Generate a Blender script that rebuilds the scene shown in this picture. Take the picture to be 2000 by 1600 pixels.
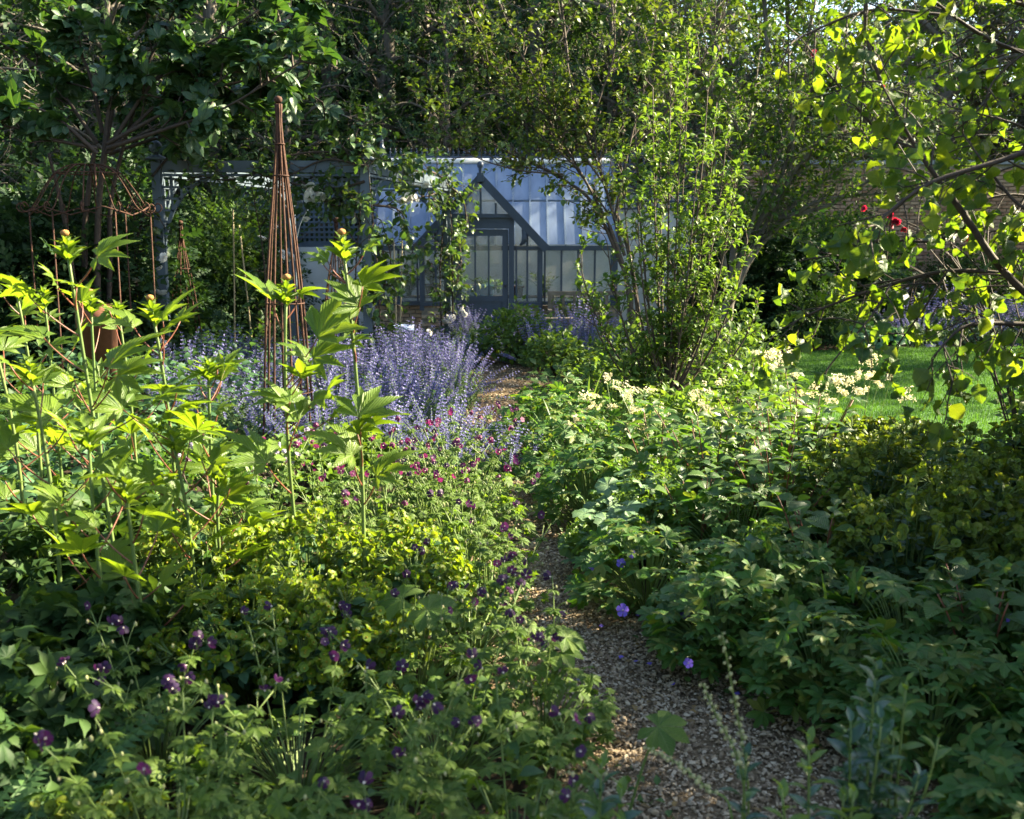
import bpy, math, random
import numpy as np
from mathutils import Matrix, Vector

rng = np.random.default_rng(11)
random.seed(11)
R_ = math.radians
scene = bpy.context.scene
for o_ in list(bpy.data.objects):
    bpy.data.objects.remove(o_)
COL = scene.collection

# ------------------------------------------------------------------ camera, sky, sun, exposure
FPX, CAMZ, PITCH = 2100.0, 2.0, math.atan2(340.0, 2100.0)
cam_d = bpy.data.cameras.new('camera')
cam = bpy.data.objects.new('camera', cam_d)
COL.objects.link(cam)
cam.location = (0, 0, CAMZ)
cam.rotation_euler = (math.pi / 2 - PITCH, 0, 0)
cam_d.sensor_width = 36.0
cam_d.lens = FPX / 2000 * 36
cam_d.clip_start = 0.05
cam_d.clip_end = 600
cam_d.dof.use_dof = True
cam_d.dof.focus_distance = 8.5
cam_d.dof.aperture_fstop = 3.6
scene.camera = cam

SUN_AZ, SUN_EL = R_(72), R_(30)        # azimuth to the right of the view direction (+Y)
SDIR = np.array([math.sin(SUN_AZ) * math.cos(SUN_EL), math.cos(SUN_AZ) * math.cos(SUN_EL), math.sin(SUN_EL)])
world = bpy.data.worlds.new('World')
scene.world = world
world.use_nodes = True
wn = world.node_tree
wn.nodes.clear()
sky = wn.nodes.new('ShaderNodeTexSky')
sky.sky_type = 'NISHITA'
sky.sun_disc = False
sky.sun_elevation = SUN_EL
sky.sun_rotation = SUN_AZ
sky.air_density = 1.0
sky.dust_density = 1.2
bg = wn.nodes.new('ShaderNodeBackground')
bg.inputs[1].default_value = 0.062
wo = wn.nodes.new('ShaderNodeOutputWorld')
wn.links.new(sky.outputs[0], bg.inputs[0])
wn.links.new(bg.outputs[0], wo.inputs[0])
sun_d = bpy.data.lights.new('sun', 'SUN')
sun_d.energy = 5.0
sun_d.angle = R_(0.55)
sun_d.color = (1.0, 0.88, 0.62)
sun = bpy.data.objects.new('sun', sun_d)
COL.objects.link(sun)
sun.rotation_euler = Vector(SDIR).to_track_quat('Z', 'Y').to_euler()
sun.location = (30, 25, 25)

vs = scene.view_settings
vs.view_transform = 'Standard'
vs.look = 'None'
vs.exposure = 2.97
vs.gamma = 1.0
vs.use_curve_mapping = False
cy = scene.cycles
cy.max_bounces = 6
cy.diffuse_bounces = 3
cy.glossy_bounces = 2
cy.transmission_bounces = 4
cy.transparent_max_bounces = 10
cy.use_denoising = True
cy.caustics_reflective = False
cy.caustics_refractive = False
cy.sample_clamp_indirect = 4.0

_sp, _cp = math.sin(PITCH), math.cos(PITCH)
def at(px, py, Y):
    """world point at depth Y (metres along +Y) seen at photo pixel px, py"""
    a, b = (px - 1000) / FPX, (800 - py) / FPX
    d = np.array([a, _cp + b * _sp, -_sp + b * _cp])
    return np.array([0, 0, CAMZ]) + d * (Y / d[1])
def ground(px, py):
    a, b = (px - 1000) / FPX, (800 - py) / FPX
    d = np.array([a, _cp + b * _sp, -_sp + b * _cp])
    return d * (-CAMZ / d[2]) * np.array([1, 1, 0])
def to_px(P):
    P = np.asarray(P, float).reshape(-1, 3) - np.array([0, 0, CAMZ])
    f = P[:, 1] * _cp - P[:, 2] * _sp
    u = P[:, 1] * _sp + P[:, 2] * _cp
    f = np.where(f > 1e-3, f, 1e-3)
    return np.stack([1000 + P[:, 0] / f * FPX, 800 - u / f * FPX, f], 1)

# ------------------------------------------------------------------ materials
def newmat(name):
    m = bpy.data.materials.new(name)
    m.use_nodes = True
    nt = m.node_tree
    nt.nodes.clear()
    return m, nt, nt.nodes.new, nt.links.new

def ramp(nt, cols):
    r = nt.nodes.new('ShaderNodeValToRGB')
    e = r.color_ramp.elements
    while len(e) < len(cols):
        e.new(0.5)
    for i, c in enumerate(cols):
        e[i].position = i / max(1, len(cols) - 1)
        e[i].color = (*c, 1)
    return r

def leafmat(name, cols, trans=0.42, tint=(1.55, 1.5, 0.45), rough=0.42, spec=0.35, vein=0.0, blotch=0.25):
    m, nt, N, L = newmat(name)
    geo, oi = N('ShaderNodeNewGeometry'), N('ShaderNodeObjectInfo')
    add = N('ShaderNodeMath'); add.operation = 'ADD'
    L(geo.outputs['Random Per Island'], add.inputs[0]); L(oi.outputs['Random'], add.inputs[1])
    fr = N('ShaderNodeMath'); fr.operation = 'FRACT'
    L(add.outputs[0], fr.inputs[0])
    cr = ramp(nt, cols)
    L(fr.outputs[0], cr.inputs[0])
    tc = N('ShaderNodeTexCoord')
    nz = N('ShaderNodeTexNoise'); nz.inputs['Scale'].default_value = 30.0; nz.inputs['Detail'].default_value = 2
    L(tc.outputs['Object'], nz.inputs['Vector'])
    mr = N('ShaderNodeMapRange')
    mr.inputs[3].default_value = 1 - blotch; mr.inputs[4].default_value = 1 + blotch
    L(nz.outputs['Fac'], mr.inputs[0])
    mul = N('ShaderNodeMixRGB'); mul.blend_type = 'MULTIPLY'; mul.inputs[0].default_value = 1
    L(cr.outputs[0], mul.inputs[1]); L(mr.outputs[0], mul.inputs[2])
    pb = N('ShaderNodeBsdfPrincipled')
    pb.inputs['Roughness'].default_value = rough
    pb.inputs['Specular IOR Level'].default_value = spec
    col = mul.outputs[0]
    if vein > 0:
        uv = N('ShaderNodeUVMap')
        sx = N('ShaderNodeSeparateXYZ'); L(uv.outputs[0], sx.inputs[0])
        ab = N('ShaderNodeMath'); ab.operation = 'ABSOLUTE'; L(sx.outputs[0], ab.inputs[0])
        k = N('ShaderNodeMath'); k.operation = 'MULTIPLY_ADD'; k.inputs[1].default_value = -0.5
        L(ab.outputs[0], k.inputs[0]); L(sx.outputs[1], k.inputs[2])
        w = N('ShaderNodeMath'); w.operation = 'MULTIPLY'; w.inputs[1].default_value = 62.0; L(k.outputs[0], w.inputs[0])
        s = N('ShaderNodeMath'); s.operation = 'SINE'; L(w.outputs[0], s.inputs[0])
        # midrib
        mb_ = N('ShaderNodeMapRange'); mb_.inputs[1].default_value = 0.0; mb_.inputs[2].default_value = 0.07
        mb_.inputs[3].default_value = 1.0; mb_.inputs[4].default_value = 0.0
        L(ab.outputs[0], mb_.inputs[0])
        ad = N('ShaderNodeMath'); ad.operation = 'MULTIPLY_ADD'; ad.inputs[1].default_value = -2.0
        L(mb_.outputs[0], ad.inputs[0]); L(s.outputs[0], ad.inputs[2])
        bp = N('ShaderNodeBump'); bp.inputs['Strength'].default_value = vein; bp.inputs['Distance'].default_value = 0.01
        L(ad.outputs[0], bp.inputs['Height']); L(bp.outputs[0], pb.inputs['Normal'])
        mx = N('ShaderNodeMixRGB'); mx.blend_type = 'MIX'
        f2 = N('ShaderNodeMath'); f2.operation = 'MULTIPLY'; f2.inputs[1].default_value = 0.45
        L(mb_.outputs[0], f2.inputs[0]); L(f2.outputs[0], mx.inputs[0])
        L(col, mx.inputs[1]); mx.inputs[2].default_value = (0.16, 0.2, 0.07, 1)
        col = mx.outputs[0]
        vm = N('ShaderNodeMapRange'); vm.inputs[1].default_value = -1.0; vm.inputs[2].default_value = 1.0
        vm.inputs[3].default_value = 0.88; vm.inputs[4].default_value = 1.08
        L(s.outputs[0], vm.inputs[0])
        vx = N('ShaderNodeMixRGB'); vx.blend_type = 'MULTIPLY'; vx.inputs[0].default_value = 1
        L(col, vx.inputs[1]); L(vm.outputs[0], vx.inputs[2])
        col = vx.outputs[0]
    L(col, pb.inputs['Base Color'])
    tm = N('ShaderNodeMixRGB'); tm.blend_type = 'MULTIPLY'; tm.inputs[0].default_value = 1
    tm.inputs[2].default_value = (*tint, 1)
    L(col, tm.inputs[1])
    tr = N('ShaderNodeBsdfTranslucent'); L(tm.outputs[0], tr.inputs[0])
    mix = N('ShaderNodeMixShader'); mix.inputs[0].default_value = trans
    L(pb.outputs[0], mix.inputs[1]); L(tr.outputs[0], mix.inputs[2])
    out = N('ShaderNodeOutputMaterial'); L(mix.outputs[0], out.inputs[0])
    return m

def plainmat(name, cols, rough=0.6, spec=0.4, scale=8.0, detail=5, bump=0.0, metal=0.0, stretch=(1, 1, 1), island=0.0, bdist=0.01):
    """noise-mottled surface between the colours cols; island mixes in a random tone per piece"""
    m, nt, N, L = newmat(name)
    tc, mp = N('ShaderNodeTexCoord'), N('ShaderNodeMapping')
    mp.inputs['Scale'].default_value = stretch
    L(tc.outputs['Object'], mp.inputs[0])
    nz = N('ShaderNodeTexNoise'); nz.inputs['Scale'].default_value = scale; nz.inputs['Detail'].default_value = detail
    nz.inputs['Roughness'].default_value = 0.62
    L(mp.outputs[0], nz.inputs['Vector'])
    mr = N('ShaderNodeMapRange'); mr.inputs[1].default_value = 0.3; mr.inputs[2].default_value = 0.7
    L(nz.outputs['Fac'], mr.inputs[0])
    val = mr.outputs[0]
    if island > 0:
        geo, oi = N('ShaderNodeNewGeometry'), N('ShaderNodeObjectInfo')
        add = N('ShaderNodeMath'); add.operation = 'ADD'
        L(geo.outputs['Random Per Island'], add.inputs[0]); L(oi.outputs['Random'], add.inputs[1])
        fr = N('ShaderNodeMath'); fr.operation = 'FRACT'; L(add.outputs[0], fr.inputs[0])
        mx = N('ShaderNodeMix'); mx.data_type = 'FLOAT'; mx.inputs[0].default_value = island
        L(val, mx.inputs[2]); L(fr.outputs[0], mx.inputs[3])
        val = mx.outputs[0]
    cr = ramp(nt, cols); L(val, cr.inputs[0])
    pb = N('ShaderNodeBsdfPrincipled')
    pb.inputs['Roughness'].default_value = rough
    pb.inputs['Specular IOR Level'].default_value = spec
    pb.inputs['Metallic'].default_value = metal
    L(cr.outputs[0], pb.inputs['Base Color'])
    if bump > 0:
        bp = N('ShaderNodeBump'); bp.inputs['Strength'].default_value = bump; bp.inputs['Distance'].default_value = bdist
        L(nz.outputs['Fac'], bp.inputs['Height']); L(bp.outputs[0], pb.inputs['Normal'])
    out = N('ShaderNodeOutputMaterial'); L(pb.outputs[0], out.inputs[0])
    return m

def glassmat(name, dust_light, dust_light_col=(0.55, 0.58, 0.6)):
    m, nt, N, L = newmat(name)
    fres = N('ShaderNodeFresnel'); fres.inputs[0].default_value = 1.52
    tr, gl = N('ShaderNodeBsdfTransparent'), N('ShaderNodeBsdfGlossy')
    tr.inputs[0].default_value = (0.9, 0.93, 0.93, 1)
    gl.inputs['Roughness'].default_value = 0.03
    mx = N('ShaderNodeMixShader'); L(fres.outputs[0], mx.inputs[0]); L(tr.outputs[0], mx.inputs[1]); L(gl.outputs[0], mx.inputs[2])
    d0 = N('ShaderNodeBsdfDiffuse'); d0.inputs[0].default_value = (*dust_light_col, 1)
    d1 = N('ShaderNodeBsdfTranslucent'); d1.inputs[0].default_value = (*dust_light_col, 1)
    df = N('ShaderNodeMixShader'); df.inputs[0].default_value = 0.4; L(d0.outputs[0], df.inputs[1]); L(d1.outputs[0], df.inputs[2])
    tc = N('ShaderNodeTexCoord'); mp = N('ShaderNodeMapping'); mp.inputs['Scale'].default_value = (1.6, .7, .7)
    L(tc.outputs['Object'], mp.inputs[0])
    nz = N('ShaderNodeTexNoise'); nz.inputs['Scale'].default_value = 2.2; nz.inputs['Detail'].default_value = 6
    L(mp.outputs[0], nz.inputs['Vector'])
    mr = N('ShaderNodeMapRange'); mr.inputs[1].default_value = 0.3; mr.inputs[2].default_value = 0.75
    mr.inputs[3].default_value = dust_light * 0.8; mr.inputs[4].default_value = min(1, dust_light * 1.2)
    L(nz.outputs['Fac'], mr.inputs[0])
    m2 = N('ShaderNodeMixShader'); L(mr.outputs[0], m2.inputs[0]); L(mx.outputs[0], m2.inputs[1]); L(df.outputs[0], m2.inputs[2])
    out = N('ShaderNodeOutputMaterial'); L(m2.outputs[0], out.inputs[0])
    return m

# leaves
M = {}
M['palm'] = leafmat('palmate_leaf', [(.09, .165, .02), (.12, .2, .024), (.15, .23, .028)], .54, (1.65, 1.5, .4), .42, .35, vein=.3)
M['stemgreen'] = leafmat('green_stem', [(.10, .16, .04), (.13, .18, .05)], .12, (1.3, 1.3, .5), .5, .3)
M['stemred'] = plainmat('red_petiole', [(.12, .045, .025), (.19, .06, .035)], .45, .4, 20)
M['phaeum'] = leafmat('dusky_geranium_leaf', [(.07, .135, .022), (.095, .165, .026), (.125, .19, .03)], .46, (1.5, 1.45, .45), .5, .3, vein=.3)
M['blueger'] = leafmat('blue_geranium_leaf', [(.04, .115, .022), (.055, .138, .024), (.078, .16, .026), (.15, .175, .03)], .42, (1.5, 1.5, .5), .45, .35, vein=.3)
M['paleleaf'] = leafmat('pale_scalloped_leaf', [(.10, .19, .10), (.13, .22, .11), (.12, .22, .07)], .36, (1.35, 1.35, .55), .5, .35, vein=.3)
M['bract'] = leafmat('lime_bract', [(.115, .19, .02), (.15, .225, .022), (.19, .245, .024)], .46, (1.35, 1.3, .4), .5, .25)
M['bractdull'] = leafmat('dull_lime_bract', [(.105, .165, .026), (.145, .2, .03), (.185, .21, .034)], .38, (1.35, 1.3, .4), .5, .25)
M['euleaf'] = leafmat('spurge_leaf', [(.04, .095, .04), (.055, .12, .05), (.06, .13, .06)], .35, (1.4, 1.4, .5), .5, .3)
M['catleaf'] = leafmat('catmint_leaf', [(.09, .16, .075), (.12, .19, .09), (.145, .21, .10)], .38, (1.3, 1.3, .6), .6, .2)
M['catflower'] = leafmat('catmint_flower', [(.125, .122, .30), (.175, .17, .36), (.235, .228, .42)], .3, (1.2, 1.1, 1.2), .6, .2)
M['pear'] = leafmat('pear_leaf', [(.07, .138, .03), (.098, .168, .036), (.125, .192, .04)], .42, (1.5, 1.45, .45), .48, .25)
M['apple'] = leafmat('apple_leaf', [(.042, .095, .026), (.065, .125, .028), (.10, .15, .03)], .5, (2.5, 2.1, .28), .42, .4, vein=.4)
M['fig'] = leafmat('fig_leaf', [(.024, .064, .026), (.034, .08, .03), (.05, .10, .032)], .32, (1.5, 1.5, .4), .4, .4, vein=.25)
M['amel'] = leafmat('olive_small_leaf', [(.065, .118, .022), (.088, .14, .026), (.105, .142, .03)], .38, (1.5, 1.4, .4), .45, .35)
M['crab'] = leafmat('mid_green_small_leaf', [(.05, .105, .02), (.07, .128, .023), (.09, .142, .026)], .4, (1.6, 1.5, .4), .5, .22)
M['dark'] = leafmat('dark_tree_leaf', [(.016, .042, .018), (.023, .054, .021), (.034, .068, .024)], .3, (1.5, 1.5, .5), .55, .2)
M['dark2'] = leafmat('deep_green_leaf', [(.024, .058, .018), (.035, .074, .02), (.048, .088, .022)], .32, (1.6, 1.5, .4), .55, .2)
M['roseleaf'] = leafmat('rose_leaf', [(.04, .09, .03), (.055, .11, .034), (.08, .125, .034)], .36, (1.5, 1.4, .4), .42, .4)
M['gloss'] = leafmat('glossy_dark_leaf', [(.025, .07, .035), (.035, .085, .04), (.05, .10, .04)], .25, (1.5, 1.5, .5), .25, .55)
M['young'] = leafmat('young_shoot_leaf', [(.09, .16, .03), (.12, .19, .035)], .4, (1.4, 1.4, .45), .35, .45)
M['dogwood'] = leafmat('broad_shrub_leaf', [(.05, .115, .028), (.07, .14, .032), (.09, .165, .034)], .42, (1.5, 1.5, .4), .42, .4, vein=.4)
M['blade'] = leafmat('strap_blade', [(.06, .13, .035), (.085, .16, .04), (.12, .19, .05)], .4, (1.4, 1.4, .5), .45, .35)
M['grass'] = leafmat('lawn_grass', [(.055, .135, .028), (.068, .155, .032), (.085, .17, .036)], .34, (1.3, 1.3, .5), .55, .2)
M['fernleaf'] = leafmat('fern_leaf', [(.045, .10, .03), (.06, .125, .034)], .38, (1.5, 1.4, .4), .5, .3)
M['fill'] = leafmat('low_cover_leaf', [(.04, .09, .026), (.055, .115, .03), (.085, .15, .035)], .38, (1.5, 1.5, .4), .5, .3)
M['hosta'] = leafmat('hosta_leaf', [(.05, .13, .05), (.07, .16, .06)], .35, (1.4, 1.4, .5), .42, .4)
M['cuphead'] = leafmat('gold_nectary', [(.30, .25, .02), (.36, .27, .03)], .35, (1.2, 1.1, .4), .5, .3)
M['goldleaf'] = leafmat('golden_leaf', [(.42, .26, .03), (.5, .33, .05)], .45, (1.3, 1.1, .4), .5, .3)
# flowers
M['dusky'] = leafmat('dusky_petal', [(.026, .012, .042), (.038, .016, .056), (.058, .018, .062)], .3, (1.9, .9, 1.5), .55, .2)
M['magenta'] = leafmat('magenta_petal', [(.11, .016, .08), (.16, .022, .10)], .38, (1.4, .7, 1.1), .55, .2)
M['violet'] = leafmat('blue_violet_petal', [(.15, .11, .52), (.2, .14, .58)], .35, (1.2, 1.0, 1.2), .55, .2)
M['mauve'] = leafmat('pale_mauve_petal', [(.42, .33, .50), (.5, .42, .56)], .35, (1.2, 1.1, 1.1), .55, .2)
M['stamen'] = plainmat('pale_stamen', [(.55, .45, .42), (.6, .55, .42)], .6, .2, 40)
M['cream'] = leafmat('cream_floret', [(.62, .56, .38), (.68, .64, .46), (.7, .68, .55)], .35, (1.1, 1.05, .8), .6, .2)
M['white'] = leafmat('white_petal', [(.74, .73, .68), (.78, .78, .76)], .3, (1, 1, .95), .55, .2)
M['pink'] = leafmat('crimson_petal', [(.34, .02, .05), (.42, .03, .08)], .35, (1.3, .8, .8), .5, .3)
M['bud'] = plainmat('russet_bud', [(.30, .16, .05), (.42, .2, .06)], .6, .2, 60, bump=.6)
M['budpale'] = plainmat('pale_green_bud', [(.2, .24, .10), (.29, .3, .14), (.34, .26, .17)], .6, .2, 30)
# wood, metal, masonry, soil
M['bark'] = plainmat('grey_bark', [(.05, .042, .033), (.12, .105, .085), (.17, .15, .12)], .85, .2, 14, bump=.6, stretch=(1, 1, .25))
M['twig'] = plainmat('dark_twig', [(.035, .025, .02), (.075, .055, .042)], .75, .25, 25, bump=.4)
M['pearbark'] = plainmat('brown_pear_bark', [(.045, .032, .026), (.10, .075, .055)], .75, .25, 25, bump=.4)
M['paint'] = plainmat('blue_grey_paint', [(.065, .09, .118), (.08, .108, .138), (.092, .122, .155)], .5, .4, 5, bump=.15, stretch=(1, 1, .3))
M['paintdark'] = plainmat('slate_blue_frame_paint', [(.035, .052, .085), (.045, .066, .105)], .42, .45, 6, bump=.1)
M['paintlight'] = plainmat('pale_blue_grey_bar_paint', [(.17, .22, .29), (.22, .27, .34)], .45, .4, 6)
M['rust'] = plainmat('rusty_iron', [(.03, .017, .013), (.062, .03, .02), (.095, .045, .028)], .85, .2, 24, bump=.5)
M['cane'] = plainmat('bamboo_cane', [(.3, .24, .13), (.4, .33, .2)], .55, .3, 12, stretch=(1, 1, .2))
M['brick'] = plainmat('garden_brick', [(.16, .085, .055), (.30, .17, .11), (.36, .25, .17), (.22, .12, .085)], .9, .15, 9, bump=.6, island=.55)
M['brickpale'] = plainmat('pale_stock_brick', [(.25, .16, .105), (.40, .27, .18), (.46, .36, .26), (.36, .2, .13)], .9, .15, 9, bump=.6, island=.55)
M['mortar'] = plainmat('lime_mortar', [(.22, .2, .17), (.34, .31, .27)], .95, .1, 30, bump=.5)
M['render'] = plainmat('cream_limewash', [(.78, .75, .67), (.83, .81, .75), (.86, .85, .81)], .9, .15, 2.2, bump=.2)
M['coping'] = plainmat('grey_coping', [(.16, .17, .19), (.28, .29, .31)], .8, .2, 6, bump=.4)
M['terracotta'] = plainmat('terracotta', [(.12, .052, .03), (.19, .08, .045)], .8, .2, 9, bump=.2)
M['blueglaze'] = plainmat('blue_painted_metal', [(.06, .22, .36), (.08, .27, .42)], .5, .4, 6)
M['bluepot'] = plainmat('grey_blue_bin', [(.16, .22, .36), (.2, .27, .42)], .5, .4, 6)
M['teak'] = plainmat('weathered_teak', [(.12, .10, .08), (.21, .18, .145)], .8, .2, 10, stretch=(1, 1, 1), bump=.3)
M['blind'] = plainmat('white_blind_cloth', [(.72, .72, .70), (.8, .8, .78)], .7, .2, 8)
M['soil'] = plainmat('dark_soil', [(.018, .013, .009), (.04, .028, .019), (.06, .045, .03)], .95, .1, 7, 8, bump=.9, bdist=.03)
M['pathbase'] = plainmat('fine_gravel', [(.05, .035, .02), (.12, .085, .048), (.22, .16, .095)], .9, .15, 60, 6, bump=.8)
M['pebble'] = plainmat('pebble', [(.085, .058, .034), (.175, .125, .074), (.29, .215, .13), (.42, .34, .235), (.13, .088, .05), (.23, .165, .095)], .7, .3, 30, island=.8)
M['lawnbase'] = plainmat('lawn_turf', [(.035, .095, .02), (.05, .12, .026), (.06, .135, .03)], .9, .15, 3, 6, bump=.4)
M['hill'] = plainmat('leaf_litter_bank', [(.012, .02, .01), (.022, .03, .014)], .95, .1, 2, bump=.5)
M['glassroof'] = glassmat('sky_tinted_dusty_glass', 0.45, (.52, .63, .84))  # bluish film also stands in for reflected sky
M['glass'] = glassmat('window_glass', 0.2, (.8, .8, .77))  # pale film also put in to brighten the panes
M['lamp'] = plainmat('black_iron', [(.02, .02, .025), (.03, .03, .035)], .5, .4, 10)

# ------------------------------------------------------------------ mesh tools
class Tpl:
    def __init__(s, V, F, mi=None, uv=None):
        s.V = np.asarray(V, float)
        s.sizes = np.array([len(f) for f in F], np.int32)
        s.loops = np.array([i for f in F for i in f], np.int32)
        s.mi = np.zeros(len(F), np.int32) if mi is None else np.asarray(mi, np.int32)
        s.uv = np.zeros((len(s.V), 2)) if uv is None else np.asarray(uv, float)

def join(tpls):
    V, loops, sizes, mi, uv, n = [], [], [], [], [], 0
    for t in tpls:
        V.append(t.V); loops.append(t.loops + n); sizes.append(t.sizes); mi.append(t.mi); uv.append(t.uv); n += len(t.V)
    r = Tpl(np.zeros((0, 3)), [])
    r.V, r.loops, r.sizes = np.concatenate(V), np.concatenate(loops), np.concatenate(sizes)
    r.mi, r.uv = np.concatenate(mi), np.concatenate(uv)
    return r

def xf(t, Rm=None, T=(0, 0, 0), s=1.0, mi=None):
    r = Tpl(np.zeros((0, 3)), [])
    V = t.V * s
    if Rm is not None:
        V = V @ np.asarray(Rm).T
    r.V, r.loops, r.sizes, r.uv = V + np.asarray(T), t.loops, t.sizes, t.uv
    r.mi = t.mi if mi is None else np.full_like(t.mi, mi)
    return r

def grid(rows, uv=None, mi=0):
    k = len(rows[0]); V, F = [p for r in rows for p in r], []
    for i in range(len(rows) - 1):
        for j in range(k - 1):
            a = i * k + j
            F.append((a, a + 1, a + k + 1, a + k))
    return Tpl(V, F, [mi] * len(F), uv)

def norm(v):
    return v / np.maximum(np.linalg.norm(v, axis=-1, keepdims=True), 1e-9)

def frames(d, n):
    y = norm(np.asarray(d, float)); n = np.asarray(n, float)
    z = n - (n * y).sum(-1, keepdims=True) * y
    bad = np.linalg.norm(z, axis=-1) < 1e-3
    if bad.any():
        z[bad] = np.cross(y[bad], np.array([1.0, .3, .2]))
    z = norm(z)
    x = np.cross(y, z)
    return np.stack([x, y, z], -1)

def rvec(n, s=1.0):
    return rng.normal(0, s, (n, 3))

class MB:
    def __init__(s):
        s.V, s.L, s.S, s.MI, s.UV, s.n = [], [], [], [], [], 0
    def tpl(s, t, Rm=None, T=None, mi=None):
        """append copies of template t: Rm (k,3,3) scaled rotations, T (k,3)"""
        if T is None:
            T = np.zeros((1, 3))
        T = np.asarray(T, float).reshape(-1, 3); k = len(T)
        if k == 0:
            return s
        if Rm is None:
            V = t.V[None] + T[:, None]
        else:
            V = np.einsum('kij,vj->kvi', Rm, t.V) + T[:, None]
        nv = len(t.V)
        s.V.append(V.reshape(-1, 3))
        s.L.append((t.loops[None] + (np.arange(k) * nv)[:, None]).ravel() + s.n)
        s.S.append(np.tile(t.sizes, k))
        s.MI.append(np.tile(t.mi, k) if mi is None else np.full(len(t.sizes) * k, mi, np.int32))
        s.UV.append(np.tile(t.uv, (k, 1)))
        s.n += nv * k
        return s
    def box(s, c, d, Rm=None, mi=0):
        h = np.asarray(d, float) / 2
        V = np.array([(x, y, z) for x in (-1, 1) for y in (-1, 1) for z in (-1, 1)]) * h
        F = [(0, 1, 3, 2), (4, 6, 7, 5), (0, 4, 5, 1), (2, 3, 7, 6), (0, 2, 6, 4), (1, 5, 7, 3)]
        t = Tpl(V, F, [mi] * 6)
        return s.tpl(t, None if Rm is None else np.asarray(Rm)[None], [c])
    def bar(s, a, b, w, d, up=(0, 0, 1), mi=0):
        a, b = np.asarray(a, float), np.asarray(b, float)
        L = np.linalg.norm(b - a)
        Rm = frames((b - a)[None], np.array([up], float))[0]
        return s.box((a + b) / 2, (w, L, d), Rm, mi)
    def arcs(s, P0, C, P2, r0, r1, seg=4, sides=3, mi=0):
        P0, C, P2 = (np.asarray(q, float).reshape(-1, 3) for q in (P0, C, P2)); k = len(P0)
        if k == 0:
            return s
        t = np.linspace(0, 1, seg + 1)[None, :, None]
        P = (1 - t) ** 2 * P0[:, None] + 2 * t * (1 - t) * C[:, None] + t ** 2 * P2[:, None]
        r0 = np.broadcast_to(np.asarray(r0, float), (k,)); r1 = np.broadcast_to(np.asarray(r1, float), (k,))
        r = r0[:, None] + (r1 - r0)[:, None] * t[0, :, 0][None]
        return s._tube(P, r, sides, mi)
    def _tube(s, P, r, sides, mi):
        k, m = P.shape[:2]
        tg = norm(np.gradient(P, axis=1))
        ref = np.where(np.abs(tg[:, :1, 2:3]) > .9, np.array([1.0, 0, 0]), np.array([0, 0, 1.0]))
        a = norm(np.cross(tg, np.broadcast_to(ref, tg.shape))); b = np.cross(tg, a)
        th = np.arange(sides) * 2 * np.pi / sides
        V = P[:, :, None] + r[:, :, None, None] * (np.cos(th)[:, None] * a[:, :, None] + np.sin(th)[:, None] * b[:, :, None])
        j = np.arange(sides); jn = (j + 1) % sides
        i = np.arange(m - 1)[:, None] * sides
        q = np.stack([i + j, i + jn, i + sides + jn, i + sides + j], -1).reshape(-1)
        cap = np.arange(sides) + (m - 1) * sides
        nv = m * sides
        base = (np.arange(k) * nv)[:, None] + s.n
        s.V.append(V.reshape(-1, 3))
        s.L.append((np.concatenate([q, cap])[None] + base).ravel())
        sz = np.concatenate([np.full((m - 1) * sides, 4), [sides]])
        s.S.append(np.tile(sz, k).astype(np.int32)); s.MI.append(np.full(len(sz) * k, mi, np.int32))
        s.UV.append(np.zeros((nv * k, 2))); s.n += nv * k
        return s
    def poly(s, pts, radii, sides=6, sub=4, mi=0):
        pts = smooth(np.asarray(pts, float), sub)
        if np.isscalar(radii):
            r = np.full(len(pts), radii, float)
        else:
            r = np.interp(np.linspace(0, 1, len(pts)), np.linspace(0, 1, len(radii)), radii)
        return s._tube(pts[None], r[None], sides, mi)
    def lathe(s, prof, c=(0, 0, 0), n=14, mi=0):
        rows = []
        for i in range(n + 1):
            a = 2 * math.pi * i / n
            rows.append([(c[0] + r * math.cos(a), c[1] + r * math.sin(a), c[2] + z) for r, z in prof])
        return s.tpl(grid(rows, mi=mi))
    def mesh(s, name, mats, smooth_=False, uv=False):
        me = bpy.data.meshes.new(name)
        V, L, S = np.concatenate(s.V), np.concatenate(s.L), np.concatenate(s.S)
        me.vertices.add(len(V)); me.vertices.foreach_set('co', V.astype(np.float32).ravel())
        me.loops.add(len(L)); me.loops.foreach_set('vertex_index', L.astype(np.int32))
        me.polygons.add(len(S))
        st = np.zeros(len(S), np.int32); st[1:] = np.cumsum(S)[:-1]
        me.polygons.foreach_set('loop_start', st)
        me.polygons.foreach_set('material_index', np.concatenate(s.MI).astype(np.int32))
        me.polygons.foreach_set('use_smooth', np.full(len(S), bool(smooth_)))
        if uv:
            ul = me.uv_layers.new(name='UVMap')
            ul.data.foreach_set('uv', np.concatenate(s.UV)[L].astype(np.float32).ravel())
        for m in (mats if isinstance(mats, (list, tuple)) else [mats]):
            me.materials.append(m)
        me.update()
        return me
    def build(s, name, mats, parent=None, smooth_=False, uv=False, **props):
        return obj(name, s.mesh(name, mats, smooth_, uv), parent, **props)

def smooth(p, sub):
    if sub <= 1 or len(p) < 3:
        return p
    q = np.concatenate([[2 * p[0] - p[1]], p, [2 * p[-1] - p[-2]]])
    out = []
    for i in range(1, len(q) - 2):
        a, b, c, d = q[i - 1], q[i], q[i + 1], q[i + 2]
        for t in np.arange(sub) / sub:
            out.append(.5 * (2 * b + (c - a) * t + (2 * a - 5 * b + 4 * c - d) * t * t + (3 * b - a - 3 * c + d) * t ** 3))
    out.append(p[-1])
    return np.array(out)

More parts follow.
